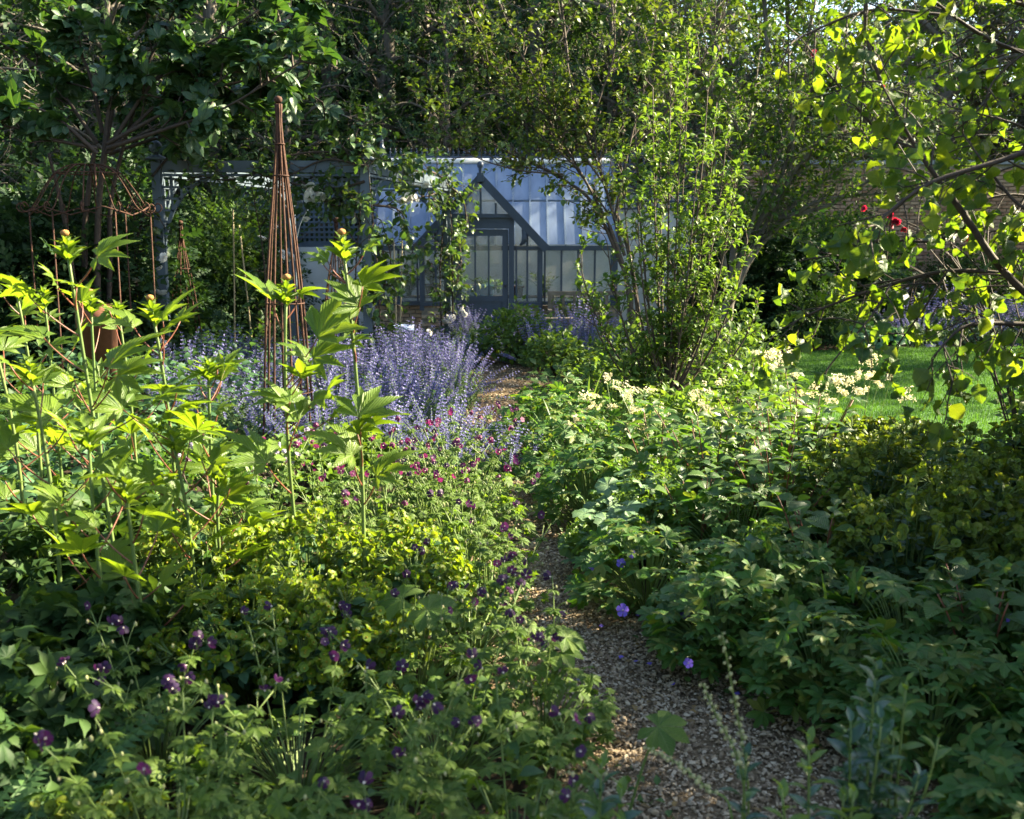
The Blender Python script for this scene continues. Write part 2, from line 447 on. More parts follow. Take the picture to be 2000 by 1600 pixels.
def obj(name, mesh, parent=None, mat=None, **props):
    o = bpy.data.objects.new(name, mesh)
    COL.objects.link(o)
    if parent is not None:
        o.parent = parent
    if mat is not None:
        o.matrix_basis = mat
    for k, v in props.items():
        o[k] = v
    return o

def thing(name, label, cat, loc=(0, 0, 0), rz=0.0, group=None):
    o = bpy.data.objects.new(name, None)
    o.empty_display_size = .1
    COL.objects.link(o)
    o.location = loc; o.rotation_euler = (0, 0, rz)
    o['label'] = label; o['category'] = cat
    if group:
        o['group'] = group
    return o

def copy_tree(root, loc, rz, scale=1.0, label=None):
    c = root.copy(); COL.objects.link(c)
    c.location = loc; c.rotation_euler = (0, 0, rz); c.scale = (scale,) * 3 if np.isscalar(scale) else scale
    if label:
        c['label'] = label
    def rec(src, dst):
        for ch in src.children:
            d = ch.copy(); COL.objects.link(d); d.parent = dst
            rec(ch, d)
    rec(root, c)
    return c

def m4(Rm, T):
    m = Matrix.Identity(4)
    for i in range(3):
        for j in range(3):
            m[i][j] = Rm[i][j]
        m[i][3] = T[i]
    return m

def leaves(parent, name, tpls, meshes, Rm, T, limit, mat, uv=False, stuffname='foliage', origin=(0, 0, 0), rz=0.0, low=None, smooth_=True):
    """the LIMIT leaves that show largest become parts of their own (shared meshes); the rest one stuff mesh"""
    k = len(T)
    if k == 0:
        return
    which = rng.integers(0, len(tpls), k)
    c, s_ = math.cos(rz), math.sin(rz)
    W = T @ np.array([[c, s_, 0], [-s_, c, 0], [0, 0, 1]]) + np.asarray(origin)
    px = to_px(W)
    size = np.linalg.norm(Rm[:, :, 1], axis=1)
    inside = (px[:, 0] > -30) & (px[:, 0] < 2030) & (px[:, 1] > -30) & (px[:, 1] < 1630)
    score = size / np.maximum(px[:, 2], .3) * (1 + .05 * T[:, 2]) + np.where(inside, 100, 0)
    order = np.argsort(-score)
    own = [i for i in order[:limit] if inside[i]]
    rest = np.setdiff1d(np.arange(k), own)
    for i in own:
        obj(name, meshes[which[i]], parent, m4(Rm[i], T[i]))
    if len(rest):
        mb = MB()
        lt = low or tpls
        for j in range(len(lt)):
            sel = rest[which[rest] % len(lt) == j]
            mb.tpl(lt[j], Rm[sel], T[sel])
        mb.build(stuffname, mat, parent, smooth_, uv, kind='stuff')

# ------------------------------------------------------------------ leaf and flower shapes (along +Y, upper face +Z)
def ovate(n=5, w=.3, fold=.25, droop=.35, a=.8, b=.8, pet=.1, wave=0.0, twist=0.0):
    rows, uv = [], []
    y, z, ang = 0.0, 0.0, 0.35 * droop
    if pet > 0:
        rows.append([(-.012, 0, 0), (0, 0, 0), (.012, 0, 0)]); uv += [(-.1, 0), (0, 0), (.1, 0)]
        y = pet * math.cos(ang); z = pet * math.sin(ang)
    step = (1 - pet) / n
    for i in range(n + 1):
        t = i / n
        hw = max(w * math.sin(math.pi * min(1, t ** a)) ** b if 0 < t < 1 else 0.012, .012)
        wv = wave * math.sin(i * 2.3)
        rows.append([(-hw, y, z + fold * hw + wv * hw), (0, y, z), (hw, y, z + fold * hw - wv * hw)])
        uv += [(-hw / w, t), (0, t), (hw / w, t)]
        ang -= droop * 1.6 / n
        y += step * math.cos(ang); z += step * math.sin(ang)
    return grid(rows, uv)

def simple_leaf(w=.3, fold=.3, droop=.25):
    V = [(0, 0, 0), (-w, .42, fold * w), (w, .42, fold * w), (0, .45, 0.03), (0, 1, -droop)]
    return Tpl(V, [(0, 3, 1), (0, 2, 3), (1, 3, 4), (3, 2, 4)], None, [(0, 0), (-1, .4), (1, .4), (0, .45), (0, 1)])

def palmate(lobes, gap, n=7, teeth=.2, droop=.35, fold=.35, mid=.45, blunt=0.0, cup=0.0):
    out = []
    for (ang, l, w) in lobes:
        a = R_(ang); rows, uv = [], []
        dx, dy = math.sin(a), math.cos(a)
        for i in range(n + 1):
            t = i / n; r = l * t
            pr = 1.0 if t < mid else max(0.02, (1 - ((t - mid) / (1 - mid)) ** (2.2 if blunt else 1.25)))
            hw = min(r * math.tan(R_(gap) / 2), w * pr)
            if i % 2 == 1 and hw < r * math.tan(R_(gap) / 2) * .98:
                hw *= 1 - teeth
            hw = max(hw, .004)
            z = cup * r - droop * r * r / max(l, .01) * (.7 + .6 * l)
            ze = z + fold * hw - .5 * fold * w * t
            z = z - .5 * fold * w * t
            px_, py_ = dx * r, dy * r
            rows.append([(px_ - dy * hw, py_ + dx * hw, ze), (px_, py_, z), (px_ + dy * hw, py_ - dx * hw, ze)])
            uv += [(-hw / w, t), (0, t), (hw / w, t)]
        out.append(grid(rows, uv))
    return join(out)

def variants(fn, k):
    return [fn(i) for i in range(k)]
def jl(lst, s=.12):
    return [(a + random.uniform(-5, 5), l * random.uniform(1 - s, 1 + s), w * random.uniform(1 - s, 1 + s)) for a, l, w in lst]

T = {}
PAL = [(-98, .44, .15), (-62, .76, .17), (-30, .95, .18), (0, 1.08, .18), (30, .95, .18), (62, .76, .17), (98, .44, .15)]
PAL5 = [(-78, .6, .15), (-40, .96, .18), (0, 1.1, .185), (40, .96, .18), (78, .6, .15)]
T['palm'] = variants(lambda i: palmate(jl(PAL if i % 2 else PAL5), 33 if i % 2 else 42, 11, .17, random.uniform(.12, .4), .42, .36, cup=random.uniform(.2, .5)), 6)
T['palmsmall'] = variants(lambda i: palmate(jl([(-42, .8, .15), (0, 1, .17), (42, .8, .15)]), 44, 8, .2, .3, .5, .4, cup=.4), 3)
GER = [(-132, .40, .12), (-88, .47, .13), (-44, .5, .14), (0, .52, .14), (44, .5, .14), (88, .47, .13), (132, .4, .12)]
T['phaeum'] = variants(lambda i: palmate(jl(GER), 44, 6, .38, random.uniform(.2, .5), .3, .6, cup=.1), 4)
GERB = [(-132, .42, .12), (-88, .48, .125), (-44, .52, .13), (0, .54, .13), (44, .52, .13), (88, .48, .125), (132, .42, .12)]
T['blueger'] = variants(lambda i: palmate(jl(GERB), 44, 7, .34, random.uniform(.1, .45), .35, .74, cup=.12), 4)
T['pale'] = variants(lambda i: palmate(jl([(a, .46, .2) for a in (-135, -90, -45, 0, 45, 90, 135)], .06), 45, 5, .12, .3, .3, .8, 1, cup=.25), 3)
FIG = [(-82, .52, .2), (-40, .8, .22), (0, .95, .22), (40, .8, .22), (82, .52, .2)]
T['fig'] = variants(lambda i: palmate(jl(FIG[1:4] if i == 0 else FIG), 44, 6, .05, random.uniform(.2, .5), .35, .62, 1, cup=.1), 4)
T['apple'] = variants(lambda i: ovate(6, random.uniform(.29, .42), random.uniform(.05, .65), random.uniform(.1, 1.2), random.uniform(.68, .85), random.uniform(.6, .8), .16, random.uniform(.1, .35)), 9)
T['pear'] = variants(lambda i: ovate(4, random.uniform(.15, .2), .45, random.uniform(.5, 1.2), .85, .8, .12), 4)
T['amel'] = variants(lambda i: ovate(3, random.uniform(.24, .3), .3, random.uniform(.2, .6), .8, .8, .15), 3)
T['simple'] = variants(lambda i: simple_leaf(random.uniform(.22, .34), random.uniform(.15, .5), random.uniform(.05, .35)), 4)
T['gloss'] = variants(lambda i: ovate(4, random.uniform(.18, .23), .35, random.uniform(.1, .6), .9, .8, .06), 3)
T['dog'] = variants(lambda i: ovate(5, random.uniform(.25, .31), .35, random.uniform(.3, .8), .8, .75, .1), 3)
T['hosta'] = variants(lambda i: ovate(5, .38, .3, .8, .7, .7, .2), 2)
T['round'] = variants(lambda i: palmate([(a, .5, .22) for a in range(-150, 151, 50)], 50, 3, 0, .2, .25, .8, 1, cup=.2), 2)

def flower5(w=.34, l=.5, reflex=.0, m=0, mc=1, centre=.09):
    out = []
    for k in range(5):
        a = k * 2 * math.pi / 5
        rows = []
        for i in range(4):
            t = i / 3; hw = w * [0.12, .62, 1.0, .5][i]; r = .04 + l * [0, .4, .75, 1][i]
            z = reflex * r * r * 2 + [.0, .02, .0, -.03][i]
            c, s = math.cos(a), math.sin(a)
            rows.append([(c * r - s * u, s * r + c * u, z - abs(u) * .15) for u in (-hw, 0, hw)])
        out.append(grid(rows, mi=m))
    mb = MB().lathe([(.0, .2), (centre * .5, .16), (centre, .02)], n=5, mi=mc)
    out.append(mb_tpl(mb))
    return join(out)
def mb_tpl(mb):
    t = Tpl(np.zeros((0, 3)), [])
    t.V, t.loops, t.sizes = np.concatenate(mb.V), np.concatenate(mb.L), np.concatenate(mb.S)
    t.mi, t.uv = np.concatenate(mb.MI), np.concatenate(mb.UV)
    return t
T['gerflower'] = [flower5(.25, .5, -.4), flower5(.26, .48, .15), flower5(.24, .46, -.9)]
def lump(n=5, sx=1, sz=1.3):
    return mb_tpl(MB().lathe([(0, -sz / 2), (sx * .4, -sz * .25), (sx * .5, 0), (sx * .35, sz * .3), (0, sz / 2)], n=n))
T['lump'] = lump()
def floret_cluster(n, spread, size, seed):
    r = np.random.default_rng(seed); mb = MB()
    cs = r.normal(0, .28, (6, 3)) * np.array([1, 1, .7]); pick = r.integers(0, 6, n)
    P = (cs[pick] + r.normal(0, .13, (n, 3))) * spread
    d = norm(P + r.normal(0, .2, (n, 3)) * spread + np.array([0, 0, .1]))
    Rm = frames(d, r.normal(0, 1, (n, 3))) * (size * r.uniform(.7, 1.3, n))[:, None, None]
    q = Tpl([(-.5, 0, 0), (0, .25, .15), (.5, 0, 0), (0, .5, .1), (-.35, .6, .2), (.35, .6, .2)], [(0, 1, 4), (1, 3, 4), (1, 2, 5), (1, 5, 3)])
    mb.tpl(q, Rm, P)
    return mb
def rose(seed, n=26):
    r = np.random.default_rng(seed); mb = MB()
    t = (np.arange(n) + .5) / n; th = np.arange(n) * 2.4
    pet = grid([[(-.2, 0, 0), (.2, 0, 0)], [(-.38, .3, .1), (.38, .3, .1)], [(-.36, .62, .06), (.36, .62, .06)], [(-.16, .75, -.05), (.16, .75, -.05)]])
    el = (1 - t) * 1.35
    d = np.stack([np.cos(th) * np.cos(el), np.sin(th) * np.cos(el), np.sin(el)], 1)
    Rm = frames(d, np.array([0, 0, 1.0]) - d * .3 + r.normal(0, .15, (n, 3))) * (.45 + .3 * t)[:, None, None]
    mb.tpl(pet, Rm, d * .06)
    return mb_tpl(mb)
T['rose'] = [rose(1), rose(2)]

_mc = {}
def LM(key, mat, uv=True, sm=True, name='leaf'):
    k = (key, mat)
    if k not in _mc:
        _mc[k] = [MB().tpl(t).mesh(name, M[mat] if isinstance(mat, str) else [M[q] for q in mat], sm, uv) for t in T[key]]
    return _mc[k]

# =================================================================== setting: ground, path, lawn, bank
def sheet(name, poly, z, mat, **props):
    me = bpy.data.meshes.new(name)
    me.from_pydata([(x, y, z) for x, y in poly], [], [tuple(range(len(poly)))])
    me.materials.append(M[mat]); me.update()
    return obj(name, me, None, kind='structure', **props)
def bumpy(name, x0, x1, y0, y1, nx, ny, zf, mat):
    X, Y = np.meshgrid(np.linspace(x0, x1, nx), np.linspace(y0, y1, ny))
    Z = zf(X, Y)
    P = np.stack([X, Y, Z], -1)
    return MB().tpl(grid([[tuple(p) for p in r] for r in P])).build(name, M[mat], None, True, kind='structure')

sheet('ground', [(-150, -40), (150, -40), (150, 220), (-150, 220)], -0.02, 'soil')
PATH = np.array([(1.2, 2.6), (.88, 3.6), (.54, 4.5), (.30, 5.4), (.16, 6.4), (.0, 7.6), (-.14, 9), (-.3, 11), (-.32, 13), (-.1, 15), (.15, 17), (.0, 19), (-.45, 20.1)])
PATHW = np.array([.62, .56, .48, .44, .4, .38, .36, .36, .42, .5, .6, .7, .8])
_pc = smooth(PATH, 6); _pw = np.interp(np.linspace(0, 1, len(_pc)), np.linspace(0, 1, len(PATHW)), PATHW)
_pt = norm(np.gradient(_pc, axis=0)); _pn = np.stack([_pt[:, 1], -_pt[:, 0]], 1)
_rows = []
for c_, w_, n_ in zip(_pc, _pw, _pn):
    _rows.append([(*(c_ + n_ * w_ * q), .004 + .012 * (1 - q * q)) for q in (1.25, .6, 0, -.6, -1.25)])
MB().tpl(grid(_rows)).build('gravel_path', M['pathbase'], None, True, kind='structure')
def path_dist(P):
    d = np.linalg.norm(P[:, None, :2] - _pc[None], axis=2)
    i = d.argmin(1)
    return d[np.arange(len(P)), i] - _pw[i]

# loose stones on the path
def pebble_tpl(seed):
    r = np.random.default_rng(seed)
    V = np.array([(1, 0, 0), (.35, .8, .1), (-.6, .6, 0), (-1, -.1, .05), (-.3, -.8, 0), (.6, -.7, .05), (.1, .1, .62), (0, 0, -.5)], float)
    V += r.normal(0, .13, V.shape)
    F = [(i, (i + 1) % 6, 6) for i in range(6)] + [((i + 1) % 6, i, 7) for i in range(6)]
    return Tpl(V, F)
def gravel(name, n, t0, t1, s0, s1):
    mb = MB()
    tt = rng.uniform(t0, t1, n) ** 1.0 * (len(_pc) - 1)
    i = np.clip(tt.astype(int), 0, len(_pc) - 2); f = (tt - i)[:, None]
    c = _pc[i] * (1 - f) + _pc[i + 1] * f
    q = rng.uniform(-1.15, 1.15, n)
    P = c + _pn[i] * (q * _pw[i])[:, None]
    s = np.exp(rng.normal(math.log(s0), .5, n)).clip(s0 * .4, s1)
    Rm = frames(rvec(n) * np.array([1, 1, .35]), np.array([0, 0, 1.0]) + rvec(n, .35)) * s[:, None, None] * np.array([1, rng.uniform(.7, 1), .75])
    Z = .012 + .012 * (1 - q * q) + s * rng.uniform(.05, .4, n)
    T3 = np.column_stack([P, Z])
    w = rng.integers(0, 4, n)
    for k in range(4):
        mb.tpl(pebble_tpl(k), Rm[w == k], T3[w == k])
    mb.build(name, M['pebble'], None, False, kind='stuff', label='loose tan and grey gravel stones covering the winding path')
gravel('gravel', 30000, 0, .36, .0064, .018)
gravel('gravel', 7000, .34, 1, .012, .026)

LAWN = [(2.55, 10.4), (3.4, 12.0), (4.0, 15.0), (4.6, 18.2), (6.2, 19.2), (9, 19.4), (18, 19.6), (18, 9.5), (6, 9.0)]
sheet('lawn', LAWN, .0, 'lawnbase')
def in_poly(P, poly):
    x, y = P[:, 0], P[:, 1]; r = np.zeros(len(P), bool); n = len(poly)
    for i in range(n):
        x1, y1 = poly[i]; x2, y2 = poly[(i + 1) % n]
        r ^= ((y1 > y) != (y2 > y)) & (x < (x2 - x1) * (y - y1) / (y2 - y1 + 1e-9) + x1)
    return r
P_ = np.column_stack([rng.uniform(2.6, 12, 150000), rng.uniform(9.8, 19.5, 150000), np.zeros(150000)])
P_ = P_[in_poly(P_, LAWN)]
_px = to_px(P_); P_ = P_[(_px[:, 0] < 2060)][:60000]
blade = Tpl([(-.09, 0, 0), (.09, 0, 0), (0, .25, 1)], [(0, 1, 2)])
_th = rng.uniform(0, 6.28, len(P_)); _h = rng.uniform(.025, .05, len(P_))
Rm_ = np.zeros((len(P_), 3, 3)); c_, s_ = np.cos(_th), np.sin(_th)
Rm_[:, 0, 0] = c_ * .06; Rm_[:, 1, 0] = s_ * .06; Rm_[:, 0, 1] = -s_ * .04; Rm_[:, 1, 1] = c_ * .04; Rm_[:, 2, 2] = _h
MB().tpl(blade, Rm_, P_).build('grass', M['grass'], None, False, kind='stuff', label='short mown grass of the lawn behind the flower bed')

# wooded bank that closes the view behind the garden wall
def bankz(X, Y):
    h = np.interp(X, [-60, -10, 3, 7, 12, 45], [14, 14, 11.5, 5.6, 5.2, 5.2])
    t = np.clip((Y - 33) / 9, 0, 1)
    return h * t * t * (3 - 2 * t) - .03 + .5 * np.sin(X * .9 + Y) * t
bumpy('wooded_bank', -70, 60, 33, 60, 66, 14, bankz, 'hill')

# =================================================================== garden wall with bricks
BW, BH, BJ = .215, .065, .01
def brick_tpl(w=BW, d=.1025, h=BH):
    c = .004
    V = []
    for sx, sy, sz in [(x, y, z) for x in (-1, 1) for y in (-1, 1) for z in (-1, 1)]:
        V.append((sx * w / 2, sy * d / 2, sz * h / 2))
    V = np.array(V)
    V[[0, 1, 4, 5]] *= np.array([1 - c / w * 2, 1, 1 - c / h * 2])
    return Tpl(V, [(0, 1, 3, 2), (4, 6, 7, 5), (0, 4, 5, 1), (2, 3, 7, 6), (0, 2, 6, 4), (1, 5, 7, 3)])
BT = brick_tpl()
def bricks(parent, x0, x1, yface, z0, z1, mat, limit, windows=None, ox=0, oy=0):
    """running-bond bricks on the face y = yface: those seen inside windows become objects, the rest one stuff mesh"""
    me = MB().tpl(BT).mesh('brick', M[mat])
    P = []
    for j in range(int((z1 - z0) / (BH + BJ))):
        off = (BW + BJ) / 2 * (j % 2)
        x = x0 + BW / 2 + off
        while x + BW / 2 <= x1 + .002:
            P.append((x, yface + .05 + random.uniform(-.003, .003), z0 + BJ + BH / 2 + j * (BH + BJ))); x += BW + BJ
    P = np.array(P); px = to_px(P)
    ok = np.zeros(len(P), bool)
    for (a, b, c, d) in (windows or [(0, 0, 2000, 1600)]):
        ok |= (px[:, 0] > a) & (px[:, 0] < c) & (px[:, 1] > b) & (px[:, 1] < d)
    own = np.where(ok)[0]
    if len(own) > limit:
        own = own[np.linspace(0, len(own) - 1, limit).astype(int)]
    rest = np.setdiff1d(np.arange(len(P)), own)
    off = np.array([ox, oy, 0])
    for i in own:
        o = obj('brick', me, parent); o.location = Vector(P[i] - off)
        o.rotation_euler = (random.uniform(-.01, .01), 0, random.uniform(-.008, .008))
    if len(rest):
        MB().tpl(BT, None, P[rest] - off).build('brickwork', M[mat], parent, kind='stuff')

WY = 22.9
gw = thing('garden_wall', 'tall brown brick wall with grey coping beyond the lawn', 'wall', (0, 0, 0))
mb = MB().box((9.2, WY + .16, 1.72), (10.6, .2, 3.48))
mb.build('mortar_core', M['mortar'], gw)
bricks(gw, 3.95, 14.4, WY, 0, 3.42, 'brick', 300, [(1330, 480, 1400, 600), (1640, 395, 2000, 480), (1820, 330, 2000, 560)])
for k in range(11):
    mb = MB().box((4.4 + k * .97, WY + .12, 3.5), (.955, .36, .08)); mb.build('coping_stone', M['coping'], gw)
cw = thing('limewashed_wall', 'cream limewashed wall forming the back of the greenhouse', 'wall')
MB().box((.6, WY + .16, 1.45), (6.6, .2, 2.9)).build('wall_face', M['render'], cw)
MB().box((.6, WY + .16, 2.93), (6.6, .26, .06)).build('coping', M['coping'], cw)
lw = thing('low_rendered_wall', 'pale streaked rendered wall under the blue trellis screen', 'wall')
MB().box((-5.4, WY - .06, .88), (5.3, .2, 1.76)).build('wall_face', M['render'], lw)

def lattice(parent, x0, x1, z0, z1, y, pitch, bw, mat, name='slat'):
    n = int(round((x1 - x0) / pitch))
    mv = MB().box((0, 0, 0), (bw, .012, z1 - z0)).mesh(name, M[mat])
    for i in range(n + 1):
        o = obj(name, mv, parent); o.location = (x0 + (x1 - x0) * i / n, y, (z0 + z1) / 2)
    n = int(round((z1 - z0) / pitch))
    mh = MB().box((0, 0, 0), (x1 - x0, .012, bw)).mesh(name, M[mat])
    for i in range(n + 1):
        o = obj(name, mh, parent); o.location = ((x0 + x1) / 2, y - .0135, z0 + (z1 - z0) * i / n)
ts = thing('trellis_screen', 'blue grey square lattice screen standing above the pale wall', 'trellis')
lattice(ts, -6.0, -3.1, 1.86, 3.0, WY - .1, .105, .045, 'paint')
MB().box((-4.55, WY - .1, 1.8), (3.0, .06, .1)).build('bottom_rail', M['paint'], ts)
MB().box((-4.55, WY - .1, 3.06), (3.0, .06, .09)).build('top_rail', M['paint'], ts)
for x in (-6.08, -3.02):
    MB().box((x, WY - .1, 1.6), (.09, .07, 3.2)).build('post', M['paint'], ts)
t2 = thing('dark_trellis', 'dark square trellis panel above the cream wall beside the greenhouse', 'trellis')
lattice(t2, 2.15, 3.9, 2.55, 3.6, WY - .08, .15, .04, 'paintdark')
MB().box((3.02, WY - .075, 3.66), (1.85, .05, .06)).build('top_rail', M['paintdark'], t2)

# =================================================================== greenhouse
gx0, gx1, gF, gR, gB = -2.62, 2.0, 20.5, 22.05, 22.86
ZE, ZR, ZS = 1.80, 3.50, .70
gh = thing('greenhouse', 'slate blue lean-to greenhouse with gabled porch and cast ridge crest', 'greenhouse')
D1x0, D1x1 = -1.16, .04
xc, half, apex, gP = -.58, 1.17, 2.97, 20.2
for a, b in ((gx0, -1.18), (.06, gx1)):
    MB().box(((a + b) / 2, gF + .13, .34), (b - a - .01, .12, .68)).build('plinth_core', M['mortar'], gh)
bricks(gh, gx0, -1.18, gF + .02, 0, .68, 'brickpale', 120)
bricks(gh, .06, gx1, gF + .02, 0, .68, 'brickpale', 120)
for a, b in ((gx0, -1.17), (.05, gx1)):
    MB().box(((a + b) / 2, gF + .03, ZS + .03), (b - a, .2, .07)).build('sill', M['paintdark'], gh)
# corner posts, eaves, ridge
for x in (gx0 + .05, gx1 - .05):
    MB().box((x, gF + .05, (ZS + ZE) / 2 + .03), (.1, .1, ZE - ZS - .075)).build('corner_post', M['paintdark'], gh)
MB().box(((gx0 + gx1) / 2, gF - .02, ZE - .035), (gx1 - gx0 + .1, .12, .09)).build('gutter', M['paintdark'], gh)
slope = math.atan2(ZR - ZE, gR - gF)
sl = math.hypot(ZR - ZE, gR - gF)
su = np.array([0, math.cos(slope), math.sin(slope)])
sn = np.array([0, -math.sin(slope), math.cos(slope)])
nb = 14; bw_ = (gx1 - gx0) / nb
pane_t = Tpl([], [])
Rs = np.stack([np.array([1., 0, 0]), su, sn], 1)
half_len = sl / 2 - .05
pm = MB().box((0, 0, 0), (bw_ - .035, half_len, .004)).mesh('roof_pane', M['glassroof'])
for i in range(nb):
    for j in range(2):
        c = np.array([gx0 + (i + .5) * bw_, gF, ZE]) + su * (sl * (.25 + .5 * j)) + sn * .02
        obj('roof_pane', pm, gh, m4(Rs, c))
bm_ = MB().box((0, 0, 0), (.028, sl, .05)).mesh('glazing_bar', M['paintlight'])
for i in range(nb + 1):
    obj('glazing_bar', bm_, gh, m4(Rs, np.array([gx0 + i * bw_, gF, ZE]) + su * sl / 2 + sn * .02))
obj('purlin', MB().box((0, 0, 0), (gx1 - gx0, .045, .03)).mesh('purlin', M['paintlight']), gh, m4(Rs, np.array([(gx0 + gx1) / 2, gF, ZE]) + su * sl * .52 - sn * .02))
MB().bar((gx1, gF, ZE), (gx1, gR, ZR), .07, .1).build('end_rafter', M['paintdark'], gh)
MB().bar((gx0, gF, ZE), (gx0, gR, ZR), .07, .1).build('end_rafter', M['paintdark'], gh)
MB().box(((gx0 + gx1) / 2, (gR + gB) / 2, ZR - .32), (gx1 - gx0, .01, .01)).build('tie_rod', M['paintlight'], gh)
_bs = frames(np.array([[0, gB - gR, -.55]]), np.array([[0, .5, 1.0]]))[0]
obj('back_roof_glass', MB().box((0, 0, 0), (gx1 - gx0 - .04, math.hypot(gB - gR, .55), .006)).mesh('back_roof_glass', M['glassroof']), gh, m4(_bs, ((gx0 + gx1) / 2, (gR + gB) / 2, ZR - .275)))
MB().box(((gx0 + gx1) / 2, gR, ZR + .02), (gx1 - gx0 + .06, .09, .1)).build('ridge_cap', M['paintdark'], gh)
cr = MB()
for i in range(44):
    x = gx0 + .08 + i * (gx1 - gx0 - .1) / 43
    cr.lathe([(.012, 0), (.012, .05), (.026, .065), (.026, .08), (.008, .095), (.008, .12), (.016, .135), (0, .16)], (x, gR, ZR + .068), 6)
    if i < 43:
        cr.bar((x + .02, gR, ZR + .1), (x + .09, gR, ZR + .1), .01, .012)
cr.build('ridge_cresting', M['paintdark'], gh)
MB().lathe([(.05, 0), (.05, .08), (.03, .1), (.055, .14), (.055, .17), (.03, .2), (.035, .24), (.012, .48), (0, .56)], (gx0 + .02, gR, ZR + .07), 10).build('ridge_finial', M['paintdark'], gh, True)
for a, b in ((gx0 + .05, -.45), (-.38, gx1 - .05)):
    mb = MB(); mb._tube(np.array([[(a, gR - .1, ZR - .035), (b, gR - .1, ZR - .035)]]), np.full((1, 2), .055), 10, 0)
    mb.build('roller_blind', M['blind'], gh, True)
# front glazing (clear of the porch)
def glazed(parent, xa, xb, y, z0, z1, n, mat='paintdark', glass='glass', bar=.035):
    w = (xb - xa) / n
    pmx = MB().box((0, 0, 0), (w - bar * .6, .004, z1 - z0)).mesh('window_pane', M[glass])
    bmx = MB().box((0, 0, 0), (bar, .06, z1 - z0)).mesh('mullion', M[mat])
    for i in range(n):
        o = obj('window_pane', pmx, parent); o.location = (xa + (i + .5) * w, y + .02, (z0 + z1) / 2)
    for i in range(n + 1):
        o = obj('mullion', bmx, parent); o.location = (xa + i * w, y + .02, (z0 + z1) / 2)
glazed(gh, .62, gx1 - .12, gF, ZS + .065, ZE - .08, 4)
glazed(gh, gx0 + .12, -1.79, gF, ZS + .065, ZE - .08, 2)
# porch: gable frame, glazing, bargeboards, roof
for s in (-1, 1):
    MB().box((xc + s * (half - .06), gP + .05, (ZE + .0) / 2 + .3), (.08, .1, ZE - .62)).build('porch_post', M['paintdark'], gh)
    a0, a1 = np.array([xc + s * (half + .06), gP - .03, ZE - .06]), np.array([xc, gP - .03, apex + .07])
    MB().bar(a0, a1, .05, .15, up=(0, 0, 1)).build('bargeboard', M['paintdark'], gh)
    dv = norm(a1 - a0); nv = np.array([-s * -dv[2] * 1.0, 0, abs(dv[0])])
    dn = np.array([s * abs(dv[2]), 0, abs(dv[0])])
    L_ = np.linalg.norm(a1 - a0)
    yd = 1.35
    Rr = np.stack([np.array([0, 1.0, 0]), dv, np.cross(np.array([0, 1.0, 0]), dv)], 1)
    for k in range(2):
        obj('porch_roof_pane', MB().box((0, 0, 0), (yd / 2 - .03, L_ - .1, .005)).mesh('porch_roof_pane', M['glassroof']), gh, m4(Rr, (a0 + a1) / 2 + dn * .06 + np.array([0, .03 + yd * (.25 + .5 * k), 0])))
    for k in range(3):
        obj('porch_rafter', MB().box((0, 0, 0), (.03, L_, .04)).mesh('porch_rafter', M['paintdark']), gh, m4(Rr, (a0 + a1) / 2 + dn * .045 + np.array([0, .05 + yd * .5 * k, 0])))
    # side lights beside the door
    xa, xb = (D1x1 + .04, xc + half - .1) if s > 0 else (xc - half + .1, D1x0 - .04)
    glazed(gh, xa, xb, gP + .03, ZS + .07, ZE - .06, 2)
    MB().box(((xa + xb) / 2, gP + .05, ZE - .03), (xb - xa, .07, .045)).build('transom', M['paintdark'], gh)
    MB().box(((xa + xb) / 2, gP + .05, ZS + .03), (xb - xa + .1, .14, .07)).build('sill', M['paintdark'], gh)
    MB().box(((xa + xb) / 2, gP + .12, .33), (xb - xa + .1, .1, .66)).build('plinth_core', M['mortar'], gh)
    bricks(gh, min(xa, xb) - .05, max(xa, xb) + .05, gP + .02, 0, .66, 'brickpale', 40)
    # triangle light between sidelight head and bargeboard, one mullion
    xm = (xa + xb) / 2 if s > 0 else (xa + xb) / 2
    hh = apex - (apex - ZE) * abs(xm - xc) / half
    MB().box((xm, gP + .05, (ZE + hh) / 2 - .03), (.035, .06, hh - ZE - .08)).build('mullion', M['paintdark'], gh)
    me = bpy.data.meshes.new('gable_pane')
    xi = D1x1 + .02 if s > 0 else D1x0 - .02
    hi = apex - (apex - ZE) * abs(xi - xc) / half
    xo = xc + s * (half - .02)
    V = [(xi, gP + .05, ZE), (xo, gP + .05, ZE), (xi, gP + .05, hi), (xi, gP + .054, ZE), (xo, gP + .054, ZE), (xi, gP + .054, hi)]
    me.from_pydata(V, [], [(0, 1, 2), (5, 4, 3), (0, 3, 4, 1), (1, 4, 5, 2), (2, 5, 3, 0)]); me.materials.append(M['glass']); obj('gable_pane', me, gh)
    # corbel under the bargeboard next to the door frame
    MB().poly([(xi + s * .16, gP - .0, ZE + .32), (xi + s * .17, gP - .02, ZE + .12), (xi + s * .09, gP - .0, ZE + .02)], [.05, .06, .02], 6, 4).build('corbel', M['paintdark'], gh, True)
MB().box((xc, gP - .04, apex + .08), (.12, .14, .16)).build('gable_cap', M['paintdark'], gh)
MB().lathe([(.03, 0), (.03, .08), (.055, .11), (.06, .15), (.05, .19), (.0, .215)], (xc, gP - .04, apex + .16), 12).build('gable_ball', M['paintdark'], gh, True)
